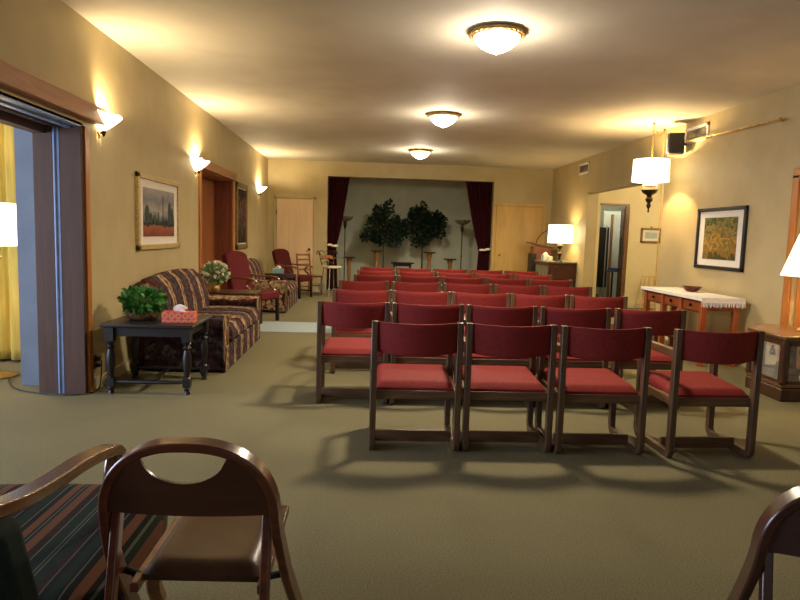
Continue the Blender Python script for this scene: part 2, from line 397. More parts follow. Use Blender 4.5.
# recessed doorway in the left wall
struct(MB().box((XL+.01, 9.03, 1.15), (.03, .1, 2.3)).box((XL+.01, 11.24, 1.15), (.03, .1, 2.3)).build('trim_7', 'casing_z', bevel=.004))
struct(MB().box((XL+.02, 10.135, 2.30), (.07, 2.32, .13)).box((XL-T/2, 10.135, 2.235), (T, 2.13, .03)).build('trim_8', 'casing', bevel=.006))
struct(MB().box((XL-T/2, 11.185, 1.12), (T, .03, 2.22)).box((XL-T/2, 9.085, 1.12), (T, .03, 2.22)).build('trim_9', 'mahog'))
d1 = struct(MB().box((XL-.31, 9.62, 1.11), (.045, 1.03, 2.21)).box((XL-.31, 10.66, 1.11), (.045, 1.03, 2.21)).build('door_1', 'mahog2', bevel=.004))
MB().ball((XL-.26, 10.08, 1.0), .028).build('door_knob', 'brass', d1, smooth=True)
# doors in the back wall
def flush_door(n, x0, x1, z, mat, trimmat, knobx, kn):
    d = struct(MB().box(((x0+x1)/2, YB-.012, z/2), (x1-x0-.01, .03, z-.02)).build('door_%d' % n, mat, bevel=.003))
    MB().box((x0-.035, YB-.008, z/2+.02), (.06, .026, z+.06)).box((x1+.035, YB-.008, z/2+.02), (.06, .026, z+.06)).box(((x0+x1)/2, YB-.008, z+.035), (x1-x0+.13, .026, .06)).build('door_frame', trimmat, d, bevel=.003)
    MB().ball((knobx, YB-.075, 1.0), .032).tube([(knobx, YB-.07, 1.0), (knobx, YB-.02, 1.0)], .012).build('door_knob', kn, d, smooth=True)
    return d
dl = flush_door(2, -2.09, -1.24, 2.17, 'paledoor', 'wall', -1.32, 'bronze')
MB().box((-2.095, YB-.032, 1.85), (.014, .012, .12)).box((-2.095, YB-.032, .3), (.014, .012, .12)).build('hinge', 'bronze', dl)
flush_door(3, 3.08, 4.2, 2.16, 'yellowdoor', 'yellowdoor', 3.18, 'brass')
# alcove doorway casing and its open door leaf
struct(MB().box((5.47, 13.29, 1.08), (.07, .04, 2.17)).box((5.515, 13.40, 1.07), (.03, .2, 2.14)).build('trim_10', 'cabtop', bevel=.003))
struct(MB().box((5.2, 13.29, 2.17), (.62, .03, .035)).build('trim_11', 'ped', bevel=.003))
d4 = struct(MB().box((5.665, 13.97, 1.05), (.04, .9, 2.1), Matrix.Rotation(-.31, 3, 'Z')).build('door_4', 'panel', bevel=.003))
MB().box((5.58, 13.80, 1.3), (.012, .05, .4), Matrix.Rotation(-.31, 3, 'Z')).build('push_plate', 'iron', d4)
# right wall wooden door by the cone lamp
d5 = struct(MB().box((XR+.07, 5.92, 1.04), (.05, .86, 2.07)).build('door_5', 'casing_z', bevel=.004))
MB().box((XR+.0, 6.43, 1.06), (.03, .1, 2.14)).box((XR+.0, 5.40, 1.06), (.03, .1, 2.14)).box((XR, 5.915, 2.15), (.03, 1.13, .1)).build('door_frame', 'casing_z', d5, bevel=.004)
MB().ball((XR-.0, 5.62, 1.0), .03).tube([(XR+0, 5.62, 1), (XR+.06, 5.62, 1)], .012).build('door_knob', 'brass', d5, smooth=True)
# pale strip of floor crossing the room
tag(MB().box((-.55, 9.42, .004), (3.3, 1.02, .008)).build('pale_floor_strip', 'floor_strip'), 'pale blue-grey strip of floor crossing the carpet beside the far end of the large sofa', 'floor_strip')

# ------------------------------------------------------------------ room fittings
def grille(y0, y1, z0, z1, label):
    t = thing('air_grille', label, 'air vent', (XR, (y0+y1)/2, (z0+z1)/2), group='air grilles high on the right wall')
    w, h = y1-y0, z1-z0
    fr = MB().box((-.008, 0, h/2-.02), (.016, w, .04)).box((-.008, 0, -h/2+.02), (.016, w, .04)).box((-.008, w/2-.02, 0), (.016, .04, h)).box((-.008, -w/2+.02, 0), (.016, .04, h))
    fr.build('frame', 'white', t, bevel=.002)
    MB().box((-.002, 0, 0), (.004, w-.07, h-.07)).build('backing', 'iron', t)
    sl = MB(); n = 9
    for i in range(n): sl.box((-.009, 0, -h/2+.045+i*(h-.09)/(n-1)), (.016, w-.08, .008), Matrix.Rotation(.5, 3, 'Y'))
    sl.build('louvres', 'silver', t)
grille(8.24, 8.84, 2.76, 2.97, 'white louvred air grille beside the black speaker on the right wall')
grille(12.7, 13.3, 2.74, 2.96, 'small louvred air grille high on the right wall beyond the opening')
t = thing('air_grille', 'low floor-level air grille in the back wall under the pale door side', 'air vent', (-1.02, YB, .14))
MB().box((0, -.02, 0), (.2, .012, .2)).build('frame', 'base', t, bevel=.002)
g = MB()
for i in range(7): g.box((0, -.03, -.075+i*.025), (.16, .01, .008))
g.build('louvres', 'grille_cloth', t)
t = thing('curtain_rod', 'thin brass rod mounted high along the right wall above the garden picture', 'rod', (XR, 7.75, 2.78))
MB().tube([(-.075, .88, .0), (-.075, -1.05, -.05)], .011).build('rail', 'brass', t, smooth=True)
MB().ball((-.075, .90, .0), .022).build('finial', 'brass', t, smooth=True)
MB().ball((-.075, -1.07, -.051), .022).build('finial', 'brass', t, smooth=True)
for yy, zz in ((-1.0, -.05), (.42, -.01)): MB().tube([(-.075, yy, zz), (0, yy, zz)], .009).build('bracket', 'brass', t, smooth=True)
# speaker
t = thing('wall_speaker', 'black box loudspeaker on a bracket high at the corner of the right opening', 'speaker', (4.235, 8.78, 2.76), -.35)
MB().box((0, 0, 0), (.2, .17, .28)).build('cabinet', 'black', t, bevel=.01)
MB().box((-.108, 0, .01), (.02, .15, .25)).build('front_grille', 'grille_cloth', t, bevel=.006)
MB().tube([(.09, .03, 0), (.17, .11, 0)], .018).build('bracket', 'black', t, smooth=True)

def ceiling_light(x, y, label):
    t = thing('ceiling_light', label, 'ceiling light', (x, y, H), group='brass ceiling lights down the middle of the room')
    MB().shell([(.15, 0), (.205, -.006), (.215, -.014), (.214, -.03), (.196, -.045)], th=.02, n=40).build('rim', 'brass', t, smooth=True)
    MB().tube([(.217*math.cos(i*PI/84), .217*math.sin(i*PI/84), -.032) for i in range(168)], [.009+.005*math.sin(i*PI/3) for i in range(168)], 6, True).build('beaded_ring', 'brass', t, smooth=True)
    MB().lathe([(.188, -.02), (.186, -.05), (.166, -.085), (.125, -.125), (.07, -.155), (.03, -.168), (0.0003, -.172)], n=40).build('glass_bowl', 'bowl_lit', t, smooth=True)
    MB().lathe([(.0003, -.185), (.008, -.18), (.01, -.17), (.006, -.16), (.0003, -.158)], n=12).build('finial', 'brass', t, smooth=True)
    light('ceiling_bulb', 'POINT', (x, y, H-.225), 34, (255, 238, 212), .10)
    light('ceiling_downlight', 'SPOT', (x, y, H-.21), 235, (255, 236, 206), .16, spot=math.radians(172), blend=.6)
ceiling_light(1.02, 5.32, 'nearest and largest-looking brass-rimmed bowl ceiling light')
ceiling_light(1.02, 8.92, 'middle brass-rimmed bowl ceiling light')
ceiling_light(1.02, 12.7, 'farthest brass-rimmed bowl ceiling light, near the stage')

def sconce(y, z, label):
    t = thing('wall_sconce', label, 'wall light', (XL, y, z), group='frosted bowl sconces on the left wall')
    # flared half bowl: squarish rim seen as a wide boat
    def f(u, v):
        a = PI*(u-.5); r = .02+.14*v**.8
        return Vector((.01+r*math.cos(a)*1.05, r*math.sin(a)*1.45*(1+.12*v*abs(math.sin(a))**6), -.09+.115*v+.03*abs(math.sin(a))**4*v*v+.018*max(0, math.cos(a))**6*v*v))
    MB().grid(f, 20, 8).build('glass_shade', 'sconce_lit', t, smooth=True, solid=.004)
    MB().tube([(0, 0, -.1), (.03, 0, -.11), (.045, 0, -.095)], .01).lathe([(.0003, -.14), (.01, -.13), (.014, -.115), (.02, -.1), (.02, -.09)], (.04, 0, 0), 12).build('finial', 'bronze', t, smooth=True)
    MB().lathe([(.035, -.006), (.03, .01), (.0003, .012)], n=16).build('wall_plate', 'brass', t, smooth=True, loc=(.0, 0, -.1)).rotation_euler = (0, PI/2, 0)
    light('sconce_bulb', 'POINT', (XL+.065, y, z+.01), 70, (255, 226, 176), .03)
sconce(5.72, 2.30, 'nearest frosted bowl sconce, beside the end of the wooden header beam')
sconce(8.86, 2.27, 'middle frosted bowl sconce, just before the recessed brown doorway')
sconce(13.9, 2.29, 'farthest frosted bowl sconce, beyond the tall framed picture')

def frame_pic(name, label, wall, y0, y1, z0, z1, fm, fw, matw, pic, cat='picture'):
    """picture on the left (wall=-1) or right (wall=1) wall"""
    x = XL if wall < 0 else XR; s = -wall
    t = thing(name, label, cat, (x, (y0+y1)/2, (z0+z1)/2)); w, h = y1-y0, z1-z0
    m = MB()
    for (cy, cz, dy, dz) in ((0, h/2-fw/2, w, fw), (0, -h/2+fw/2, w, fw), (w/2-fw/2, 0, fw, h), (-w/2+fw/2, 0, fw, h)):
        m.box((s*.018, cy, cz), (.036, dy, dz))
    m.build('frame', fm, t, bevel=.006)
    MB().box((s*.008, 0, 0), (.012, w-fw*1.6, h-fw*1.6)).build('mat_board', 'mat_board', t)
    q = w-2*fw-2*matw; r = h-2*fw-1.25*matw
    MB().box((s*.017, 0, 0), (.004, q, r)).build('print', pic, t)
    return t, q, r
t, q, r = frame_pic('framed_landscape', 'gilt-framed print of dark trees over a red field, above the potted ivy', -1, 6.56, 7.98, 1.17, 1.95, 'goldlight', .055, .13, 'pic_field')
m = MB()
for yy, hh, ww in ((-.42, .2, .16), (-.3, .12, .1), (-.18, .1, .08), (-.05, .14, .05), (.34, .26, .12), (.44, .2, .1)):
    m.ball((.0205, yy, -.12+hh/2), 1, (.0015, ww/2, hh/2), 2)
m.box((.0205, .11, .02), (.003, .02, .34))
m.build('painted_trees', 'leaf', t, smooth=True)
frame_pic('framed_floral', 'tall narrow bronze-framed dark floral picture between doorway and far sconce', -1, 11.46, 12.48, 1.06, 2.25, 'gold', .09, .03, 'pic_floral')
t, q, r = frame_pic('framed_garden', 'black-framed golden garden print with a wide white mat on the right wall', 1, 7.22, 8.31, 1.085, 1.86, 'black', .045, .13, 'pic_garden')
# small print in the alcove
t = thing('framed_etching', 'small gold-framed pale print in the alcove beyond the right opening', 'picture', (6.01, 13.3, 1.545))
m = MB()
for cx, cz, dx, dz in ((0, .135, .44, .04), (0, -.135, .44, .04), (.2, 0, .04, .31), (-.2, 0, .04, .31)): m.box((cx, -.016, cz), (dx, .03, dz))
m.build('frame', 'gold', t, bevel=.005)
MB().box((0, -.006, 0), (.38, .01, .25)).build('mat_board', 'mat_board', t)
MB().box((0, -.013, 0), (.27, .003, .13)).build('print', 'paleblue', t)
MB().ball((0, -.01, .175), .018, (1.4, .5, 1)).build('hanger', 'gold', t, smooth=True)

# ------------------------------------------------------------------ chairs in rows
def make_chair():
    t = thing('padded_chair', 'x', 'chair')
    W = .588; hx = W/2-.020
    for s in (-1, 1):
        # one closed loop: rear post, arm rail, front post, runner
        def arc(cy, cz, a0, a1, r=.05, n=5):
            return [(s*hx, cy+r*math.cos(a0+(a1-a0)*i/n), cz+r*math.sin(a0+(a1-a0)*i/n)) for i in range(n+1)]
        y0, y1 = .028, .515
        side = [(s*hx, y0, .852), (s*hx, y0, .3)] + arc(y0+.03, .052, PI, 1.5*PI, .03) + arc(y1-.05, .072, -.5*PI, 0, .05) + [(s*hx, y1, .4), (s*hx, y1, .69)]
        m = MB().ribbon(side, .039, .05, (1, 0, 0))
        m.build('side_frame', 'walnut', t, bevel=.004)
        MB().box((s*hx, .285, .69), (.034, .46, .055), Matrix.Rotation(-.0, 3, 'X')).build('arm_rail', 'walnut_y', t, bevel=.004)
        MB().box((s*(hx-.004), .285, .375), (.03, .46, .055)).build('seat_rail', 'walnut_y', t, bevel=.003)
    MB().box((0, .05, .372), (W-.075, .024, .058)).build('rear_rail', 'walnut_x', t, bevel=.003)
    MB().box((0, .49, .372), (W-.075, .024, .058)).build('front_rail', 'walnut_x', t, bevel=.003)
    MB().box((0, .19, .055), (W-.07, .024, .075)).build('stretcher', 'walnut_x', t, bevel=.003)
    hw = W/2-.043
    def top(u, v):
        x = -hw+2*hw*u; e = min(1, min(u, 1-u)/.06); k = min(1, min(v, 1-v)/.08)
        return Vector((x, .05+.52*v, .405+.03*v + (.012+.034*math.sqrt(e)*math.sqrt(k))))
    def bot(u, v): return Vector((-hw+2*hw*u, .05+.52*v, .400+.006*v))
    MB().slab(bot, top, 24, 20).build('seat', 'red', t, smooth=True)
    bw_ = W/2-.036
    def bk(off):
        def f(u, v):
            x = -bw_+2*bw_*u; q = (2*u-1)**2; y = .038-.075*(1-q)+off
            zb = .655-.016*(1-q); zt = .850-.006*(1-q)
            k = min(1, min(v, 1-v)/.12); y += (.009*(1-math.sqrt(k)))*(1 if off < 0 else -1)
            return Vector((x, y+.02*(v-.5)*-0.6, zb+(zt-zb)*v))
        return f
    MB().slab(bk(-.017), bk(.02), 16, 12).build('backrest', 'red', t, smooth=True)
    return t
proto = make_chair()
P_ = .605
# row: list of centre X, rear Y
rowdef = [
    (4.01, [.345, .952, 1.562, 2.29]), (5.15, [-.085, .52, 1.125, 1.735, 2.36]), (6.30, [-.025, .568, 1.16, 1.752, 2.345]),
    (7.52, [-.01, .61, 1.225, 1.83, 2.42]), (8.70, [.14, .745, 1.355, 1.955, 2.56]), (9.80, [.17, .785, 1.39, 1.985, 2.60]),
    (10.80, [.21, .82, 1.44, 2.05, 2.66])]
ordn = ['leftmost', 'second from the left', 'middle', 'second from the right', 'rightmost']
rown = ['nearest row', 'second row from the camera', 'third row from the camera', 'middle row, fourth from the camera', 'fifth row from the camera', 'second row from the stage', 'row closest to the stage']
first = True
for ri, (y, xs) in enumerate(rowdef):
    on = ordn if len(xs) == 5 else ['leftmost', 'second from the left', 'third from the left', 'rightmost, standing a little apart,']
    for ci, x in enumerate(xs):
        lab = 'maroon padded wooden chair, %s in the %s' % (on[ci], rown[ri])
        rz = random.uniform(-.012, .012) + (.03 if (ri == 0 and ci == 3) else 0)
        yy = y-.05*(ci/4) if ri else y - (.07 if ci == 3 else 0) - (.03 if ci == 2 else 0)
        if first:
            proto.location = (x, yy, 0); proto.rotation_euler = (0, 0, rz); proto['label'] = lab; proto['group'] = 'maroon padded chairs in rows'; first = False
        else: dup(proto, (x, yy, 0), rz, lab, 'maroon padded chairs in rows')

# ------------------------------------------------------------------ sofas
def sofa(name, label, y0, y1, ncush, hb):
    """faces +X, back against the left wall; origin at floor"""
    L = y1-y0; t = thing(name, label, 'sofa', (-1.77, (y0+y1)/2, 0), group='striped floral sofas along the left wall')
    aw_ = .24
    fx = .42
    MB().box((.0, 0, .17), (.80, L-.10, .30)).build('base', 'sofa', t, bevel=.02)
    # skirt with kick pleats
    sk = MB()
    n = ncush
    for i in range(n):
        w = (L-.04)/n; sk.box((fx-.01, -L/2+.02+w*(i+.5), .13), (.03, w-.012, .25))
    sk.build('skirt', 'sofa', t, bevel=.01)
    for i in range(n):
        w = (L-2*aw_+.04)/n; yc = -L/2+aw_-.02+w*(i+.5)
        def tp(u, v, w=w, yc=yc):
            e = min(1, min(u, 1-u)/.1); k = min(1, min(v, 1-v)/.1)
            return Vector((-.3+.76*u, yc-w/2+.004+(w-.008)*v, .36+.09*math.sqrt(math.sqrt(e*k))+.02*math.sin(PI*u)*math.sin(PI*v)))
        def bt(u, v, w=w, yc=yc): return Vector((-.3+.76*u, yc-w/2+.004+(w-.008)*v, .31))
        MB().slab(bt, tp, 16, 16).build('seat_cushion', 'sofa', t, smooth=True)
    # camel back
    def prof(v): 
        s = 2*v-1; return hb-.02*abs(s)**2.0-.22*max(0, abs(s)-.78)**1.7/.22**1.7+.015*math.cos(s*PI)
    def fr(u, v):
        z = .34+(prof(v)-.34)*u; bul = math.sin(PI*min(1, u*1.02))*.05
        return Vector((-.17-.14*u+bul*.8-.05*max(0, u-.85)/.15, -L/2+.06+(L-.12)*v, z))
    def bkk(u, v):
        z = .05+(prof(v)-.07)*u
        return Vector((-.36-.09*u, -L/2+.06+(L-.12)*v, z))
    MB().slab(bkk, fr, 16, 30).build('backrest', 'sofa', t, smooth=True)
    for s in (-1, 1):
        yc = s*(L/2-aw_/2)
        pts = []
        # arm profile in YZ: panel with a rolled top
        for a in range(-30, 211, 20):
            q = math.radians(a); pts.append((0, yc+.125*math.cos(q)+s*.01, .47+.10*math.sin(q)))
        pts += [(0, yc-.085, .3), (0, yc-.085, .02), (0, yc+.085, .02), (0, yc+.085, .3)]
        o = MB().prism([(p[0]+.02, p[1], p[2]) for p in pts], .78, (1, 0, 0)).build('arm', 'sofa', t, bevel=.02, seg=3)
        # piping scroll on the arm front
        pp = [(fx-.005, yc+.118*math.cos(math.radians(a))+s*.01, .47+.093*math.sin(math.radians(a))) for a in range(-30, 211, 15)]
        pp = [(fx-.005, yc+.08, .04)]+pp+[(fx-.005, yc-.08, .04)]
        MB().tube(pp, .008, 6).build('piping', 'gold_piping', o, smooth=True)
    return t
M['gold_piping'] = noisy('tan_piping', (150, 118, 76), (130, 100, 62), 30, .8)
sofa('striped_sofa', 'large dark striped floral sofa with arched back behind the dark end table', 6.22, 8.36, 3, .93)
sofa('striped_loveseat', 'farther striped floral loveseat beyond the burgundy high-back armchair', 11.0, 12.9, 2, .88)

# ------------------------------------------------------------------ dark end table with its objects
def turned_leg(m, x, y, h, r=.036):
    m.box((x, y, h-.06), (r*2, r*2, .12)); m.box((x, y, .1), (r*1.7, r*1.7, .07))
    m.lathe([(r*.7, h-.12), (r*1.05, h-.135), (r*.6, h-.15), (r*1.0, h-.17), (r*.65, h-.19), (r*1.05, h-.25), (r*1.0, h-.32), (r*.6, h-.42), (r*.95, h-.435), (r*.6, h-.45)]
            if h > .5 else [(r*.7, h-.12), (r, h-.16), (r*.6, h-.3)], (x, y, 0), 14)
    m.lathe([(r*.6, .07), (r*.95, .05), (r*.6, .03), (r*.8, .0)], (x, y, 0), 14)
    m.lathe([(r*.6, h-.45 if h > .5 else h-.3), (r*.75, .13)], (x, y, 0), 14)
t = thing('end_table', 'dark espresso end table with turned legs, holding the ivy and orange tissue box', 'table', (-1.80, 5.70, 0))
def top_fn(): return MB().box((0, 0, .585), (.76, .70, .03))
top_fn().build('tabletop', 'dark', t, bevel=.008)
MB().box((0, -.285, .53), (.6, .02, .08)).box((0, .285, .53), (.6, .02, .08)).box((-.31, 0, .53), (.02, .55, .08)).box((.31, 0, .53), (.02, .55, .08)).build('apron', 'dark', t, bevel=.003)
for sx in (-1, 1):
    for sy in (-1, 1):
        m = MB(); turned_leg(m, sx*.315, sy*.285, .57); m.build('leg', 'dark', t, smooth=True)
MB().tube([(-.3, -.285, .1), (-.2, -.285, .1), (0, -.285, .1), (.2, -.285, .1), (.3, -.285, .1)], [.01, .016, .02, .016, .01]).tube([(-.3, .285, .1), (0, .285, .1), (.3, .285, .1)], [.01, .02, .01]).tube([(0, -.28, .1), (0, 0, .1), (0, .28, .1)], [.012, .02, .012]).build('stretcher', 'dark', t, smooth=True)
def foliage(m, n, c, r, size, dirup=.3):
    for i in range(n):
        v = Vector((random.gauss(0, 1), random.gauss(0, 1), random.gauss(0, 1))).normalized()
        k = random.random()**.45
        p = Vector(c)+Vector((v.x*r[0]*k, v.y*r[1]*k, v.z*r[2]*k))
        m.leaf(p, v+Vector((random.uniform(-.6, .6), random.uniform(-.6, .6), random.uniform(-.5, .5)+dirup*0)), size*random.uniform(.7, 1.25))
t = thing('potted_ivy', 'leafy green ivy in a low wicker basket on the dark end table', 'plant', (-1.93, 5.68, .6))
MB().lathe([(.09, 0), (.13, .02), (.15, .07), (.14, .1), (.12, .1)], n=24).build('basket', 'wicker', t, smooth=True)
m = MB(); foliage(m, 420, (0, 0, .17), (.17, .16, .10), .058)
for i in range(90):
    a = random.uniform(0, 2*PI); m.leaf((.12*math.cos(a), .12*math.sin(a), random.uniform(.07, .14)), (math.cos(a), math.sin(a), -.5), .06)
m.build('foliage', 'leaf2', t)
def tissue_box(name, label, loc, rz, dims, mat, group=None):
    t = thing(name, label, 'tissue box', loc, rz, group); w, d, h = dims
    MB().box((0, 0, h/2), (w, d, h)).build('carton', mat, t, bevel=.003)
    def f(u, v):
        return Vector((.0+(-.04+.08*u)*(1+.5*v)+.01*math.sin(9*v), .02*math.sin(5*u+3*v)*(1-v*.3), h-.005+.07*v*(1-.5*abs(2*u-1)**1.5)))
    MB().grid(f, 8, 6).build('tissue', 'white', t, smooth=True, solid=.002)
    return t
tissue_box('tissue_box', 'long orange patterned tissue box on the dark end table', (-1.585, 5.56, .6), .06, (.27, .12, .09), 'tissue')
t = thing('wall_outlet', 'dark outlet with black plugs low on the left wall beside the opening', 'outlet', (XL, 5.535, .24))
MB().box((.004, 0, 0), (.008, .075, .12)).build('cover_plate', 'wicker', t, bevel=.002)
MB().box((.03, 0, .03), (.045, .035, .035)).box((.028, .01, -.03), (.04, .03, .03)).build('plug', 'black', t, bevel=.005)
m = MB(); pts = [(XL+.06, 5.535, .26), (XL+.07, 5.5, .12), (XL+.06, 5.42, .02), (-2.4, 5.3, .01), (-2.75, 5.38, .01), (-2.95, 5.5, .01), (-3.1, 5.7, .01), (-3.22, 5.9, .012)]
def smoothpath(pts, n=6):
    out = []
    P = [Vector(p) for p in pts]
    for i in range(len(P)-1):
        a, b, c, d = P[max(i-1, 0)], P[i], P[i+1], P[min(i+2, len(P)-1)]
        for k in range(n):
            s = k/n; out.append(.5*((2*b)+(c-a)*s+(2*a-5*b+4*c-d)*s*s+(3*b-a-3*c+d)*s**3))
    return out+[P[-1]]
tag(MB().tube(smoothpath(pts), .005, 6).build('power_cord', 'black', smooth=True), 'thin black lamp cord running across the floor from the outlet into the left room', 'cord')

# ------------------------------------------------------------------ side room: drape, floor lamp, window light
def drape(name, label, pts_fn, x0, mat, n=120, nz=24, cat='curtain', group=None, thick=.006, parts=None):
    m = MB().grid(pts_fn, n, nz); t = thing(name, label, cat, x0, 0, group); m.build('fabric', mat, t, smooth=True, solid=thick); return t
def gold(u, v):
    return Vector((-1.3+2.6*u, .045*math.sin(u*2*PI*13)+.015*math.sin(u*2*PI*29+1), .03+2.85*v))
drape('gold_drape', 'floor-length gold pleated drape in the room beyond the left opening', gold, (-4.35, 6.6, 0), 'goldcurtain')
t = thing('floor_lamp', 'brass floor lamp with white drum shade standing in the left side room', 'lamp', (-3.33, 5.95, 0))
MB().lathe([(.15, 0), (.15, .015), (.12, .03), (.05, .045), (.02, .07), (.013, .1), (.013, .95), (.03, .97), (.012, .99), (.012, 1.05), (.05, 1.08), (.06, 1.1), (.02, 1.115), (.012, 1.2)], n=20).build('stand', 'brass', t, smooth=True)
MB().lathe([(.02, 1.12), (.045, 1.15), (.05, 1.18), (.02, 1.22), (.01, 1.25)], n=18).build('urn', 'bronze', t, smooth=True)
MB().shell([(.205, 1.2), (.185, 1.58)], n=40).build('lamp_shade', 'lamp_left', t, smooth=True)
light('floor_lamp_bulb', 'POINT', (-3.33, 5.95, 1.4), 22, (255, 216, 150), .04)

# ------------------------------------------------------------------ seating along the left wall
def high_back(name, label, loc, rz, mat, hback=1.03, cat='armchair'):
    t = thing(name, label, cat, loc, rz)     # local: faces +X
    MB().box((.02, 0, .415), (.54, .54, .13)).build('seat', mat, t, bevel=.035, seg=4)
    def f(off):
        def g(u, v):
            y = (-.27+.54*u)*(1+.04*v); c = (2*u-1)**2; zt = hback-.07*c**1.3
            return Vector((-.22-.16*v+off, y, .40+(zt-.40)*v))
        return g
    MB().slab(f(-.045), f(.045), 14, 12).build('backrest', mat, t, bevel=.02, seg=3)
    for s in (-1, 1):
        MB().ribbon(smoothpath([(-.33, s*.3, .70), (-.15, s*.31, .685), (.08, s*.32, .68), (.2, s*.32, .665), (.23, s*.32, .63)], 4), .05, .03, (0, 1, 0)).build('arm', 'armwood', t, bevel=.006)
        MB().ribbon(smoothpath([(.12, s*.32, .665), (.05, s*.315, .58), (.16, s*.3, .48), (.2, s*.285, .40)], 4), .035, .03, (0, 1, 0)).build('arm_support', 'armwood', t, bevel=.005)
        MB().bar((.26, s*.24, 0), (.25, s*.24, .37), .045, .045).build('leg', 'dark', t, bevel=.004)
        MB().bar((-.34, s*.24, 0), (-.24, s*.24, .40), .04, .045).build('leg', 'dark', t, bevel=.004)
    MB().box((.0, .24, .14), (.55, .02, .03)).box((.0, -.24, .14), (.55, .02, .03)).box((0, 0, .14), (.02, .48, .03)).build('stretcher', 'dark', t, bevel=.003)
    return t
high_back('highback_armchair', 'burgundy high-back armchair with wooden arms, between the two striped sofas', (-1.70, 10.0, 0), -.42, 'burg', 1.08)
high_back('dark_armchair', 'dark burgundy armchair with curved top, facing the room near the pale door', (-1.5, 13.85, 0), -.45, 'darkburg', 1.03)
# side table between
t = thing('side_table', 'small wooden side table between the large sofa and burgundy armchair', 'table', (-1.80, 8.72, 0))
MB().box((0, 0, .565), (.74, .56, .03)).build('tabletop', 'cab', t, bevel=.006)
MB().box((0, 0, .51), (.66, .48, .07)).build('apron', 'dark', t, bevel=.004)
for sx in (-1, 1):
    for sy in (-1, 1): MB().bar((sx*.31, sy*.22, 0), (sx*.31, sy*.22, .5), .045, .045).build('leg', 'dark', t, bevel=.003)
MB().box((0, 0, .15), (.6, .42, .02)).build('lower_shelf', 'dark', t, bevel=.003)
t = thing('flower_vase', 'white flower bouquet in a small gold vase on the side table behind the sofa', 'flowers', (-1.98, 8.58, .58))
MB().lathe([(.04, 0), (.055, .015), (.065, .05), (.05, .09), (.03, .11), (.038, .13)], n=20).build('vase', 'brass', t, smooth=True)
m = MB(); foliage(m, 200, (0, 0, .24), (.15, .13, .12), .07); m.build('foliage', 'leaf3', t)
m = MB()
for i in range(40):
    v = Vector((random.gauss(0, 1), random.gauss(0, 1), random.gauss(.25, 1))).normalized()
    c = Vector((v.x*.15, v.y*.15, .25+v.z*.12))
    for k in range(6): m.leaf(c, v+Vector((random.uniform(-1, 1), random.uniform(-1, 1), random.uniform(-1, 1)))*.8, .055)
m.build('blossoms', 'petal', t)
tissue_box('tissue_box', 'teal tissue box resting on the far arm of the loveseat', (-1.72, 12.78, .575), .1, (.22, .12, .09), 'teal')
# ladder back chair
t = thing('ladderback_chair', 'small wooden slat-back chair with yellow-brown seat by the pale door', 'chair', (-1.24, 14.5, 0), -.8)
for s in (-1, 1):
    MB().ribbon([(-.2, s*.18, 0), (-.19, s*.18, .42), (-.26, s*.18, .92)], .03, .035, (0, 1, 0)).build('rear_post', 'mahog2', t, bevel=.004)
    MB().bar((.2, s*.18, 0), (.19, s*.18, .40), .03, .03).build('leg', 'mahog2', t, bevel=.003)
m = MB()
for z, x in ((.56, -.208), (.67, -.223), (.78, -.24), (.89, -.254)): m.box((x, 0, z), (.018, .35, .04))
m.build('back_slats', 'mahog2', t, bevel=.003)
MB().box((0, 0, .42), (.43, .41, .035)).build('seat', 'ped', t, bevel=.01)
MB().box((0, .18, .2), (.38, .018, .02)).box((0, -.18, .2), (.38, .018, .02)).build('stretcher', 'mahog2', t)
# metal scroll chair
t = thing('metal_stool', 'tall metal counter stool with scrolled back and cream seat beside the left curtain', 'stool', (-.74, 14.25, 0), -.95)
MB().lathe([(.0003, .62), (.2, .625), (.22, .645), (.215, .67), (.0003, .68)], n=28).build('seat', 'cream', t, smooth=True)
for sx, sy in ((-1, -1), (-1, 1), (1, -1), (1, 1)):
    MB().tube(smoothpath([(sx*.13, sy*.13, .63), (sx*.15, sy*.15, .4), (sx*.19, sy*.19, 0)], 4), .012, 8).build('leg', 'silver', t, smooth=True)
MB().tube([(.17*math.cos(a*PI/12)*1.27, .17*math.sin(a*PI/12)*1.27, .12) for a in range(24)], .008, 6, True).build('foot_ring', 'silver', t, smooth=True)
m = MB()
for s in (-1, 1): m.tube(smoothpath([(-.15, s*.14, .64), (-.2, s*.17, .8), (-.22, s*.19, .95), (-.21, s*.24, 1.0), (-.2, s*.27, .95), (-.2, s*.23, .93)], 4), .010, 8)
m.tube(smoothpath([(-.17, -.15, .72), (-.2, 0, .76), (-.17, .15, .72)], 5), .009, 8)
for s in (-1, 0, 1): m.tube([(-.22, s*.13+.05*math.cos(a*PI/8), .955+.05*math.sin(a*PI/8)) for a in range(14)], .008, 6)
m.build('scroll_back', 'bronze', t, smooth=True)
MB().grid(lambda u, v: Vector((-.2-.02*math.sin(PI*u), -.15+.3*u, .80+.08*v+.03*math.sin(PI*u))), 10, 3).build('back_splat', 'mahog2', t, smooth=True, solid=.012)
m = MB()
for s in (-1, 1): m.tube(smoothpath([(-.2, s*.18, .84), (0, s*.24, .85), (.16, s*.2, .80), (.12, s*.18, .66)], 5), .009, 8)
m.build('arm', 'silver', t, smooth=True)

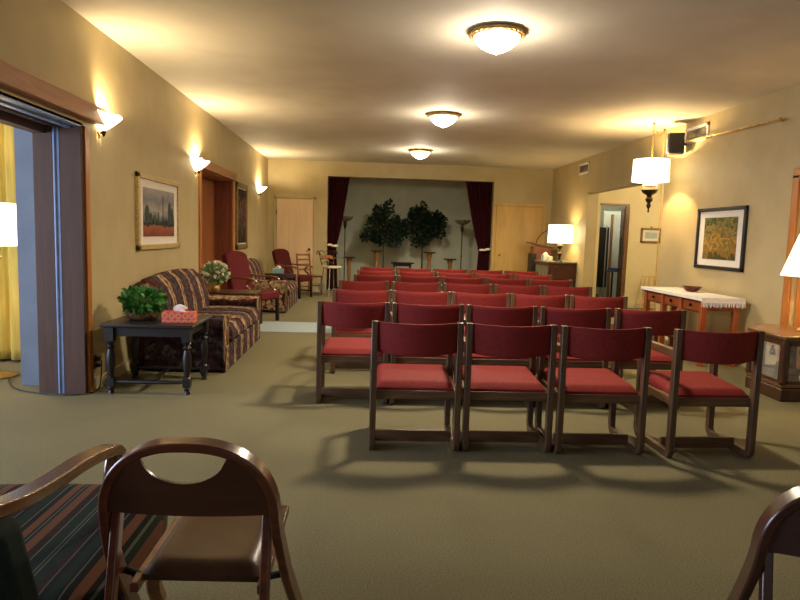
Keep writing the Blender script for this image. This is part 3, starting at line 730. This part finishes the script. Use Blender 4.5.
# ------------------------------------------------------------------ stage
def stage_curtain(label, x0, x1, side):
    # side=-1 left curtain: outer edge x0, inner x1 at top, pinched at z=1.12
    def f(u, v):
        z = .02+2.69*v
        if z > 1.12: k = ((z-1.12)/1.6)**.75
        else: k = .10+.20*((1.12-z)/1.1) if z < 1.1 else 0
        k = max(k, .0)
        w = (x1-x0); inner = x0 + w*(.42+.58*k if z > 1.12 else .42+.10*((1.12-z)/1.1))
        amp = .035+.02*(1-abs(u-.5)); fold = math.sin(u*2*PI*9+.4*math.sin(3*z))
        return Vector((x0+(inner-x0)*u, amp*fold*(1 if z > 1.2 or z < 1.0 else .7), z))
    t = thing('stage_curtain', label, 'curtain', (0, 15.36, 0), group='burgundy stage curtains')
    MB().grid(f, 110, 40).build('fabric', 'curtain', t, smooth=True, solid=.006)
    xm = x0+(x1-x0)*.22; w = abs(x1-x0)*.5
    MB().ribbon(smoothpath([(xm-w/2, .0, 1.14), (xm-w/4, -.09, 1.10), (xm+w/4, -.09, 1.08), (xm+w/2, 0, 1.12)], 4), .05, .012, (0, 0, 1)).build('tieback', 'curtain', t, bevel=.003)
    bow = MB()
    xb = xm+(.02 if side < 0 else -.0)
    for s in (-1, 1): bow.ball((xb+s*.07, -.12, 1.11+s*side*.01), .07, (1, .35, .45), 2)
    bow.ball((xb, -.13, 1.1), .03)
    bow.build('tieback_bow', 'petal', t, smooth=True)
stage_curtain('left burgundy stage curtain tied back with a white bow', -.91, -.42, -1)
stage_curtain('right burgundy stage curtain tied back with a white bow', 2.99, 2.36, 1)
def ficus(label, x, y, zc, rx, rz_, seed, topx):
    random.seed(seed)
    t = thing('ficus_tree', label, 'tree', (x, y, 0), group='artificial trees on the stage')
    MB().lathe([(.12, 0), (.15, .02), (.17, .26), (.15, .27), (.15, .24), (.0003, .24)], n=24).build('pot', 'soil', t, smooth=True)
    m = MB().tube([(0, 0, .24), (.01, 0, .7), (0, .01, 1.2), (.02, 0, zc)], [.02, .018, .015, .008], 8)
    for i in range(16):
        a = random.uniform(0, 2*PI); e = random.uniform(-.3, 1)
        m.tube([(0, 0, 1.2+random.uniform(0, .4)), (rx*.4*math.cos(a), rx*.3*math.sin(a), zc-.05+.2*e), (rx*.8*math.cos(a), rx*.35*math.sin(a), zc+rz_*.7*e)], [.008, .006, .003], 5)
    m.build('trunk', 'bark', t, smooth=True)
    m = MB()
    blobs = [((0, 0, zc), (rx*.72, .25, rz_*.72), 900)]
    for i in range(17):
        a = random.uniform(0, 2*PI); q = random.uniform(.55, .95)
        blobs.append(((rx*q*math.cos(a), random.uniform(-.1, .1), zc+rz_*q*math.sin(a)-.05), (.13, .14, .12), 90))
    blobs.append(((topx, 0, zc+rz_*.95), (.10, .1, .12), 70))
    for c, r, n in blobs: foliage(m, n, c, r, .085)
    m.build('foliage', 'leaf', t)
ficus('left dark green ficus tree on a thin trunk on the stage, taller pointed crown', .43, 15.86, 1.64, .54, .48, 3, .12)
ficus('right dark green ficus tree on a thin trunk on the stage, rounder crown', 1.44, 16.38, 1.70, .52, .44, 5, .0)
random.seed(11)
def torchiere(x, y, label):
    t = thing('torchiere_lamp', label, 'lamp', (x, y, 0), group='unlit torchiere lamps on the stage')
    MB().lathe([(.14, 0), (.14, .012), (.1, .03), (.03, .045), (.012, .08)], n=24).build('base', 'bronze', t, smooth=True)
    MB().lathe([(.012, .06), (.012, .9), (.02, .92), (.012, .94), (.012, 1.5), (.025, 1.53), (.035, 1.58), (.045, 1.64), (.03, 1.68), (.05, 1.7)], n=16).build('pole', 'bronze', t, smooth=True)
    MB().shell([(.04, 1.69), (.10, 1.715), (.16, 1.75), (.2, 1.80), (.205, 1.82)], n=32, th=.006).build('glass_bowl', 'torch', t, smooth=True)
torchiere(-.52, 16.0, 'unlit torchiere floor lamp at the left of the stage beside the left curtain')
torchiere(2.40, 16.0, 'unlit torchiere floor lamp at the right of the stage beside the right curtain')
def pedestal(x, h, label):
    t = thing('wooden_pedestal', label, 'pedestal', (x, 15.55, 0), group='turned wooden pedestals on the stage')
    MB().box((0, 0, h-.015), (.28, .28, .03)).build('top_plate', 'bronze', t, bevel=.006)
    MB().lathe([(.035, .08), (.05, .12), (.035, .16), (.04, .3), (.05, h-.3), (.035, h-.25), (.055, h-.2), (.05, h-.14), (.07, h-.08), (.075, h-.03)], n=20).build('column', 'ped', t, smooth=True)
    MB().box((0, 0, .02), (.26, .26, .04)).box((0, 0, .06), (.18, .18, .04)).build('base', 'ped', t, bevel=.006)
pedestal(-.39, .84, 'short turned wooden pedestal at the far left of the stage')
pedestal(.27, 1.02, 'tall turned wooden pedestal left of the first ficus trunk')
pedestal(1.55, 1.01, 'tall turned wooden pedestal right of the second ficus trunk')
pedestal(2.06, .86, 'short turned wooden pedestal at the right of the stage')
t = thing('low_stand', 'low black table at the centre of the stage', 'table', (.90, 15.6, 0))
MB().box((0, 0, .725), (.56, .3, .03)).build('tabletop', 'iron', t, bevel=.008)
MB().box((0, 0, .68), (.44, .2, .07)).build('apron', 'iron', t, bevel=.004)
for sx in (-1, 1):
    for sy in (-1, 1): MB().bar((sx*.22, sy*.1, 0), (sx*.19, sy*.09, .68), .035, .035).build('leg', 'iron', t, bevel=.003)

# ------------------------------------------------------------------ lectern, credenza, lamp
t = thing('lectern', 'wooden lectern with black side and sloping top by the yellow door', 'lectern', (4.02, 14.65, 0), 0)
MB().box((.02, 0, .56), (.42, .34, 1.12)).build('body', 'lectern', t, bevel=.005)
MB().box((-.17, 0, .54), (.1, .38, 1.06)).build('side_panel', 'black', t, bevel=.003)
MB().box((.0, 0, 1.26), (.56, .44, .03), Matrix.Rotation(.20, 3, 'Y')).build('reading_top', 'lectern', t, bevel=.004)
MB().box((.02, 0, 1.17), (.40, .32, .14)).build('book_box', 'lectern', t, bevel=.004)
MB().tube(smoothpath([(-.12, -.1, 1.27), (-.10, -.1, 1.38), (0.0, -.1, 1.52), (.12, -.1, 1.60)], 5), .009, 8).build('gooseneck', 'iron', t, smooth=True)
t = thing('credenza', 'dark red-brown credenza with stone top against the right wall near the lectern', 'cabinet', (4.08, 13.6, 0))
MB().box((0, 0, .925), (.62, 1.02, .03)).build('top', 'cabtop_stone', t, bevel=.005) if False else None
M['stone'] = noisy('green_grey_stone', (128, 128, 104), (92, 94, 74), 14, .35)
MB().box((0, 0, .925), (.62, 1.02, .03)).build('top', 'stone', t, bevel=.005)
MB().box((.005, 0, .47), (.57, .96, .88)).build('body', 'cred', t, bevel=.006)
for s in (-1, 1):
    d = MB().box((-.288, s*.235, .47), (.016, .44, .74)).build('door', 'stone', t, bevel=.005)
    MB().ball((-.305, s*.05, .5), .014).build('knob', 'brass', d, smooth=True)
MB().box((0, -.487, .5), (.44, .014, .7)).box((0, -.492, .82), (.5, .012, .02)).build('end_panel', 'cred', t, bevel=.004)
def table_lamp(name, label, loc, hbase, rb, rt, z0, z1, shade, mats, e, fancy=True):
    t = thing(name, label, 'lamp', loc)
    MB().lathe([(.075, 0), (.08, .012), (.06, .03), (.03, .045), (.022, .1), (.04, .13), (.055, .17), (.04, .2), (.018, .22), (.018, hbase-.12), (.045, hbase-.09), (.06, hbase-.05), (.04, hbase-.015), (.015, hbase), (.008, hbase+.05), (.006, z1-.02)], n=24).build('base', mats, t, smooth=True)
    MB().shell([(rb, z0), (rt, z1)], n=48).build('lamp_shade', shade, t, smooth=True)
    light(name+'_bulb', 'POINT', (loc[0], loc[1], loc[2]+(z0+z1)/2), e, (255, 210, 140), .035)
    return t
table_lamp('table_lamp', 'lit table lamp with wide cream drum shade on the far credenza', (4.09, 13.35, .94), .38, .26, .25, .39, .77, 'lamp_hot', 'bronze', 24)
tissue_box('tissue_box', 'pale blue tissue box on the credenza in front of the lectern', (3.90, 13.75, .94), .1, (.14, .14, .12), 'paleblue')
tag(MB().box((3.93, 13.50, .99), (.10, .10, .10)).build('cream_box', 'cream', bevel=.004), 'small cream cube box beside the lamp base on the credenza', 'box')

# ------------------------------------------------------------------ swag lamp
SX, SY = 3.97, 8.92
t = thing('swag_lamp', 'hanging chain lamp with white drum shade near the right opening corner', 'hanging lamp', (SX, SY, 0))
MB().shell([(.248, 2.25), (.240, 2.55)], n=48).build('lamp_shade', 'lamp_hot', t, smooth=True)
MB().lathe([(.02, 2.26), (.03, 2.22), (.06, 2.20), (.1, 2.17), (.115, 2.13), (.09, 2.09), (.04, 2.06), (.03, 2.04), (.05, 2.01), (.045, 1.98), (.018, 1.95), (.03, 1.93), (.03, 1.90), (.01, 1.87), (.012, 1.83), (.0003, 1.81)], n=24).build('ornament', 'bronze', t, smooth=True)
MB().lathe([(.06, 2.235), (.095, 2.21), (.1, 2.185), (.0003, 2.18)], n=24).build('ornament_cap', 'petal', t, smooth=True)
def chain(pts, parent, name='chain', r=.011):
    m = MB(); P = smoothpath(pts, 14); acc = 0; i = 0; step = .036; last = P[0]; k = 0
    path = [P[0]]
    for a, b in zip(P, P[1:]):
        d = (b-a).length; s = 0
        while acc + d - s >= step:
            s += step-acc; acc = 0; path.append(a+(b-a)*(s/d))
        acc += d-s
    for j, (a, b) in enumerate(zip(path, path[1:])):
        d = (b-a).normalized(); u = Vector((0, 1, 0)) if abs(d.z) > .5 else Vector((0, 0, 1)); x = d.cross(u).normalized(); y = d.cross(x)
        if j % 2: x, y = y, x
        c = (a+b)/2
        m.tube([c+d*math.cos(q*PI/4)*.025+x*math.sin(q*PI/4)*r for q in range(8)], .0035, 4, True)
    return m.build(name, 'brass', parent, smooth=True)
chain([(0, 0, 2.5), (0, 0, H-.03)], t)
chain([(0, 0, H-.03), (.1, .12, H-.11), (.25, .3, H-.12), (.36, .44, H-.04)], t)
chain([(.36, .44, H-.04), (.36, .44, 2.5), (.385, .45, 1.6), (.385, .45, .75)], t)
MB().ball((0, 0, H-.012), .018).ball((.36, .44, H-.012), .018).build('hook', 'brass', t, smooth=True)
light('swag_bulb', 'POINT', (SX, SY, 2.46), 85, (255, 214, 150), .04)

# ------------------------------------------------------------------ console table with lace cloth
t = thing('console_table', 'long cherry wood console table with three drawers under a white lace cloth', 'table', (4.055, 7.8, 0))
LX, LY, HT = .48, 1.58, .785
MB().box((0, 0, HT-.012), (LX, LY, .024)).build('tabletop', 'orangewood_y', t, bevel=.004)
for sx in (-1, 1):
    for sy in (-1, -.33, .33, 1) if sx < 0 else (-1, 1):
        MB().bar((sx*(LX/2-.05), sy*(LY/2-.06), 0), (sx*(LX/2-.05), sy*(LY/2-.06), HT-.02), .065, .065).build('leg', 'orangewood', t, bevel=.005)
MB().box((0, -LY/2+.06, HT-.085), (LX-.16, .03, .12)).box((0, LY/2-.06, HT-.085), (LX-.16, .03, .12)).box((LX/2-.05, 0, HT-.085), (.03, LY-.18, .12)).box((-LX/2+.07, 0, HT-.10), (.03, LY-.1, .16)).build('apron', 'orangewood_y', t, bevel=.003)
for yy in (-.49, 0, .49):
    d = MB().box((-LX/2+.045, yy, HT-.10), (.022, .38, .125)).build('drawer', 'orangewood_y', t, bevel=.005)
    MB().ball((-LX/2+.02, yy, HT-.10), .02, (.9, 1, 1)).build('knob', 'iron', d, smooth=True)
MB().box((.0, 0, .22), (LX-.12, LY-.16, .025)).build('lower_shelf', 'dark', t, bevel=.004)
t = thing('lace_tablecloth', 'white lace cloth with fringed end draped over the console table', 'tablecloth', (4.055, 7.8, HT))
m = MB().box((-.0, 0, .006), (LX+.03, LY+.03, .008))
m.box((-LX/2-.013, 0, -.012), (.006, LY+.03, .03)).box((0, LY/2+.013, -.03), (LX+.02, .006, .06)).box((0, -LY/2-.015, -.02), (LX+.03, .006, .05))
m.build('cloth', 'lace', t)
m = MB()
for i in range(44):
    x = -LX/2-.01+i*(LX+.02)/43; m.tube([(x, -LY/2-.016, -.035), (x+random.uniform(-.006, .006), -LY/2-.02, -.085-random.uniform(0, .02))], [.0045, .003], 5)
m.build('fringe', 'lace', t)
t = thing('dish', 'shallow dark red glazed dish on the lace-covered console table', 'bowl', (4.13, 7.86, HT+.011))
MB().shell([(.04, .0), (.06, .004), (.085, .02), (.125, .065)], n=28, th=.008).box((0, 0, .004), (.06, .06, .008)).build('bowl', 'bowlred', t, smooth=True)
# ------------------------------------------------------------------ hexagonal display cabinet
poly = [(3.77, 5.47), (4.33, 5.47), (4.37, 6.2), (4.10, 6.36), (3.79, 6.05)]
cx = sum(p[0] for p in poly)/5; cy = sum(p[1] for p in poly)/5
t = thing('display_cabinet', 'low angular wood and glass display cabinet under the cone lamp at the right edge', 'cabinet', (cx, cy, 0))
L_ = [(x-cx, y-cy) for x, y in poly]
def ring(k, z): return [(x*k, y*k, z) for x, y in L_]
MB().prism(ring(1.0, .06), .12, (0, 0, 1)).build('plinth', 'cab', t, bevel=.012)
MB().prism(ring(.97, .14), .03, (0, 0, 1)).build('floor_panel', 'cabtop', t, bevel=.003)
MB().prism(ring(1.05, .582), .034, (0, 0, 1)).build('top', 'cabtop', t, bevel=.008)
MB().prism(ring(.98, .55), .035, (0, 0, 1)).build('top_rail', 'cab', t, bevel=.004)
for (x, y) in L_:
    MB().lathe([(.022, .15), (.03, .18), (.02, .2), (.028, .3), (.02, .4), (.03, .5), (.024, .545)], (x*.93, y*.93, 0), 10).box((x*.93, y*.93, .35), (.035, .035, .38)).build('corner_post', 'cab', t, bevel=.003)
n = len(L_)
for i in range(n):
    a = Vector((L_[i][0]*.93, L_[i][1]*.93, .34)); b = Vector((L_[(i+1) % n][0]*.93, L_[(i+1) % n][1]*.93, .34))
    d = (b-a); e = d.normalized(); a2, b2 = a+e*.035, b-e*.035
    fr = MB().bar(a2+Vector((0, 0, .185)), b2+Vector((0, 0, .185)), .02, .04).bar(a2-Vector((0, 0, .175)), b2-Vector((0, 0, .175)), .02, .04)
    fr.bar(a2+Vector((0, 0, -.18)), a2+Vector((0, 0, .19)), .03, .02).bar(b2+Vector((0, 0, -.18)), b2+Vector((0, 0, .19)), .03, .02)
    o = fr.build('door_frame' if i in (0, 4) else 'side_frame', 'cab', t)
    MB().bar(a2, b2, .003, .33).build('glass_pane', 'glass', o)
def local(p): return (p[0], p[1], p[2])
tag(MB().prism([(x*.84+cx, y*.84+cy, .36) for x, y in L_], .006, (0, 0, 1)).build('glass_shelf', 'glass'), 'thin glass shelf inside the display cabinet', 'shelf')
def fig(name, label, loc, prof, mat, cat='figurine'):
    tag(MB().lathe(prof, loc, 16).build(name, mat, smooth=True), label, cat, 'ornaments in the display cabinet')
fig('figurine', 'small brown figurine on the glass shelf of the display cabinet', (3.92, 5.86, .364), [(.025, 0), (.03, .02), (.018, .04), (.022, .055), (.012, .07), (.016, .085), (.0003, .1)], 'pic_floral')
fig('dark_figurine', 'dark curved ornament standing low inside the display cabinet', (3.95, 5.80, .156), [(.03, 0), (.02, .03), (.035, .08), (.03, .12), (.015, .15), (.0003, .16)], 'iron')
fig('green_dish', 'green leaf-like dish on the glass shelf at the front of the cabinet', (4.16, 5.68, .364), [(.03, 0), (.06, .015), (.1, .05), (.09, .052), (.0003, .012)], 'leaf2')
tag(MB().ball((4.08, 5.9, .19), .11, (1.2, 1.1, .32), 3).build('grey_rock', 'rock', smooth=True), 'flat grey rock lying on the floor of the display cabinet', 'rock', 'ornaments in the display cabinet')
fig('white_ornament', 'small pale ornament at the front of the display cabinet floor', (4.12, 5.66, .156), [(.04, 0), (.05, .03), (.03, .06), (.035, .08), (.0003, .11)], 'mat_board')
t = table_lamp('cone_lamp', 'brass table lamp with white cone shade at the right edge of the photo', (4.20, 5.82, .6), .42, .25, .12, .525, .92, 'lamp_cone', 'brass', 16)

# ------------------------------------------------------------------ alcove: wire stand, back room items
t = thing('wire_stand', 'thin gold wire plant stand in the alcove behind the console table', 'stand', (5.93, 13.05, 0))
m = MB()
for x in (-.13, -.045, .045, .13):
    for s in (-1, 1): m.tube([(x*1.7, s*.14, 0), (x, s*.06, .70)], .006, 6)
m.build('wires', 'brass', t, smooth=True)
m = MB()
for z, k in ((.70, 1.0), (.42, 1.3), (.1, 1.6)):
    m.tube([(-.13*k, -.065*k**1.5, z), (.13*k, -.065*k**1.5, z), (.13*k, .065*k**1.5, z), (-.13*k, .065*k**1.5, z)], .007, 6, True)
m.build('hoops', 'brass', t, smooth=True)
t = thing('clothes_rack', 'dark garments hanging on a rack just inside the alcove doorway', 'rack', (5.50, 14.45, 0))
MB().tube([(-.12, -.3, .02), (-.12, -.3, 1.75), (-.12, .5, 1.75), (-.12, .5, .02)], .014).build('rack_frame', 'silver', t, smooth=True)
MB().slab(lambda u, v: Vector((-.2+.02*math.sin(u*30), -.2+.6*u, .35+1.36*v)), lambda u, v: Vector((-.03+.02*math.sin(u*26), -.2+.6*u, .35+1.36*v)), 24, 6).build('garment', 'black', t, smooth=True)
MB().box((0.03, -.2, 1.0), (.05, .05, 2.0)).build('wooden_pole', 'ped', t, bevel=.006)
tag(MB().box((5.76, 14.85, 1.05), (.42, .06, 2.1)).build('cupboard', 'palegreen', bevel=.005), 'tall pale green cupboard panel seen through the alcove doorway', 'cupboard')
t = thing('blue_stand', 'dark stand with navy blue tray seen through the alcove doorway', 'stand', (5.36, 13.62, 0))
MB().lathe([(.10, 0), (.1, .02), (.02, .03), (.02, .74)], n=16).build('post', 'iron', t, smooth=True)
MB().box((0, 0, .755), (.26, .2, .03)).box((.03, 0, .80), (.2, .16, .05)).build('tray', 'blueplastic', t, bevel=.006)

# ------------------------------------------------------------------ foreground: bentwood folding chair
def folding_chair(name, label, loc, rz, hoopm, plym, seatm, folded=False):
    t = thing(name, label, 'folding chair', loc, rz, 'wooden folding chairs in the foreground')
    # local: origin at floor below the hoop's top; sitter faces +Y
    A = .218
    def hp(a):   # a in 0..pi, arch
        c = math.cos(a); s = math.sin(a)
        x = -A*(abs(c)**.82)*(1 if c > 0 else -1); z = .665+.195*(abs(s)**.9)
        return (x, .0+.03*(z-.665)/-.2, z)
    arch = [hp(PI*i/28) for i in range(29)]
    left = [(-.262, .43, 0), (-.25, .25, .25), (-.242, .175, .35), (-.233, .095, .46), (-.227, .045, .55), (-.221, .014, .62)]
    right = [(-x, y, z) for x, y, z in reversed(left)]
    MB().ribbon(left+arch+right, .052, .024, [(0, .85, .5)]*3+[(0, .92, .36), (0, .96, .25), (0, 1, .15)]+[(0, 1, .1)]*29+[(0, 1, .15), (0, .96, .25), (0, .92, .36)]+[(0, .85, .5)]*3).build('hoop_frame', hoopm, t, bevel=.005)
    # plywood back with a crescent cut-out
    def dip(x):
        k = (x+.005)/.105
        return .765+.07*(1-math.sqrt(max(0, 1-k*k))) if abs(k) < 1 else 9
    def hz(x):
        c = min(1, (abs(x)/A))**(1/.82); return .665+.195*(math.sqrt(max(0, 1-c*c)))**.9-.012
    def pb(off):
        def f(u, v):
            x = -.209+.418*u; zt = min(hz(x), dip(x)); zt = max(zt, .69); zb = .676
            z = zb+(zt-zb)*v
            return Vector((x, -.012-.02*(1-(x/.213)**2)+.028*(z-.665)/-.2+off, z))
        return f
    MB().slab(pb(-.005), pb(.005), 64, 10).build('back_panel', plym, t, smooth=True)
    for s in (-1, 1):
        MB().bar((s*.195, .015, .665), (s*.2, -.13, 0), .032, .024, (1, 0, 0)).build('rear_leg', hoopm, t, bevel=.004)
        if not folded: MB().bar((s*.172, .05, .43), (s*.165, .50, .462), .03, .024, (1, 0, 0)).build('seat_rail', hoopm, t, bevel=.004)
        MB().tube([(s*.17, .10, .44), (s*.235, .13, .44)], .010, 8).build('hinge', 'iron', t)
    if folded:   # seat swung down along the front legs
        MB().bar((0, .18, .44), (0, .36, .06), .33, .03, (0, 1, 0)).build('seat', seatm, t, bevel=.012)
        return t
    def st(u, v):
        x = -.163+.326*u; e = min(1, min(u, 1-u)/.12); k = min(1, min(v, 1-v)/.08)
        return Vector((x*(1-.06*v), .085+.41*v, .450+.03*v+.028*math.sqrt(e*k)-.012*math.sin(PI*u)*math.sin(PI*v)))
    def sb(u, v):
        x = -.163+.326*u
        return Vector((x*(1-.06*v), .085+.41*v, .433+.03*v))
    MB().slab(sb, st, 20, 20).build('seat', seatm, t, smooth=True)
    for a_, b_ in (((-.19, -.04, .41), (.20, -.09, .22)), ((.19, -.04, .41), (-.20, -.09, .22)), ((-.24, .25, .25), (.24, .25, .25))): MB().tube([a_, b_], .007, 6).build('cross_rod', 'iron', t, smooth=True)
    return t
folding_chair('bentwood_folding_chair', 'brown bentwood folding chair with tan leather seat at the lower left, seen from behind', (-.435, 1.62, 0), -.04, 'bent', 'ply', 'leather')
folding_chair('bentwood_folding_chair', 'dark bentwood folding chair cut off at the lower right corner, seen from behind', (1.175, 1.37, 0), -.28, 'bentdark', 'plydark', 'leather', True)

# ------------------------------------------------------------------ foreground: green striped armchair
t = thing('striped_armchair', 'dark green striped armchair with curved polished wooden arms at the left edge', 'armchair', (-1.095, 1.95, 0))
def stp(u, v):
    x = -.34+.75*u; y = -.42+.88*v
    e = min(1, min(u, 1-u)/.1); k = min(1, min(v, 1-v)/.1); rnd = 1-.10*max(0, (v-.75)/.25)*abs(2*u-1)**3
    return Vector((x*rnd, y-.05*max(0, v-.6)*(2*u-1)**2, .37+.085*math.sqrt(math.sqrt(e*k))))
def sbt(u, v):
    p = stp(u, v); return Vector((p.x*.985, p.y, .27))
MB().slab(sbt, stp, 24, 24).build('seat', 'stripes', t, smooth=True)
MB().box((.0, 0.0, .25), (.60, .74, .08)).build('seat_frame', 'armwood', t, bevel=.008)
def ab(off):
    def f(u, v):
        zt = .80-.03*(2*u-1)**2
        return Vector((-.34+.70*u, -.47-.14*v+off, .36+(zt-.36)*v))
    return f
MB().slab(ab(-.06), ab(.05), 14, 12).build('backrest', 'green', t, bevel=.03, seg=4)
for s in (-1, 1):
    ox = .31*s
    MB().ribbon(smoothpath([(ox, -.64, .80), (ox, -.48, .765), (ox, -.32, .748), (ox, -.17, .738), (ox, -.02, .716), (ox, .06, .698), (ox, .10, .67)], 5), .055, .034, (1, 0, 0)).build('arm', 'armwood', t, bevel=.009, seg=3)
    MB().ribbon(smoothpath([(ox, .08, .68), (ox, .05, .60), (ox+s*.0, .15, .5), (ox+s*.02, .20, .44), (ox+s*.0, .22, .26)], 5), .04, .04, (1, 0, 0)).build('arm_support', 'armwood', t, bevel=.008)
    MB().ribbon(smoothpath([(ox+s*.03, .34, .30), (ox+s*.045, .37, .2), (ox+s*.03, .35, .1), (ox+s*.04, .38, 0)], 4), .05, .05, (1, 0, 0)).build('leg', 'armwood', t, bevel=.01)
    MB().bar((ox, -.36, .26), (ox, -.50, 0), .04, .04).build('leg', 'orangewood', t, bevel=.005)

# ------------------------------------------------------------------ light
w = bpy.data.worlds.new('world'); S.world = w; w.use_nodes = True
w.node_tree.nodes['Background'].inputs['Color'].default_value = (.5, .6, .8, 1); w.node_tree.nodes['Background'].inputs['Strength'].default_value = .05
# daylight through the side room's window plus an unseen fill light added behind the camera
light('side_room_daylight', 'AREA', (-5.9, 2.6, 1.5), 330, (212, 222, 250), size=(1.9, 4.6), rot=(0, -PI/2, 0))
light('rear_fill', 'AREA', (1.0, Y0+.1, 1.6), 9, (226, 228, 255), size=(3.4, 1.5), rot=(PI/2, 0, 0))
light('alcove_fill', 'POINT', (6.2, 11.2, 2.7), 110, (255, 228, 184), .15)  # unseen point light that brightens the alcove, no fixture modelled
light('back_room_fill', 'POINT', (5.3, 13.8, 2.75), 60, (230, 240, 230), .15)  # unseen point light that brightens the room beyond the alcove doorway

# ------------------------------------------------------------------ camera
f = 640.; vx, vy = 366-400, 234-300
d = Vector((vx, vy, f)).normalized()
p = Vector((10, 164.4-300, f)); q = Vector((11, 164.4-300+.0357, f))
nn = p.cross(q); r = nn.cross(d).normalized()
if r.x < 0: r = -r
u = r.cross(d)
if u.y > 0: u = -u
right = Vector((r.x, d.x, u.x)); up = -Vector((r.y, d.y, u.y)); back = -Vector((r.z, d.z, u.z))
cam = bpy.data.cameras.new('camera'); co = bpy.data.objects.new('camera', cam); C.objects.link(co)
cam.sensor_width = 36; cam.lens = 36*f/800; cam.clip_start = .05
co.matrix_world = Matrix.Translation((0, 0, 1.4)) @ Matrix((right, up, back)).transposed().to_4x4()
S.camera = co
S.view_settings.view_transform = 'Standard'; S.view_settings.look = 'None'; S.view_settings.exposure = 0.25; S.view_settings.gamma = 1
S.view_settings.use_curve_mapping = False
S.cycles.max_bounces = 8; S.cycles.diffuse_bounces = 5
S.cycles.sample_clamp_indirect = 4
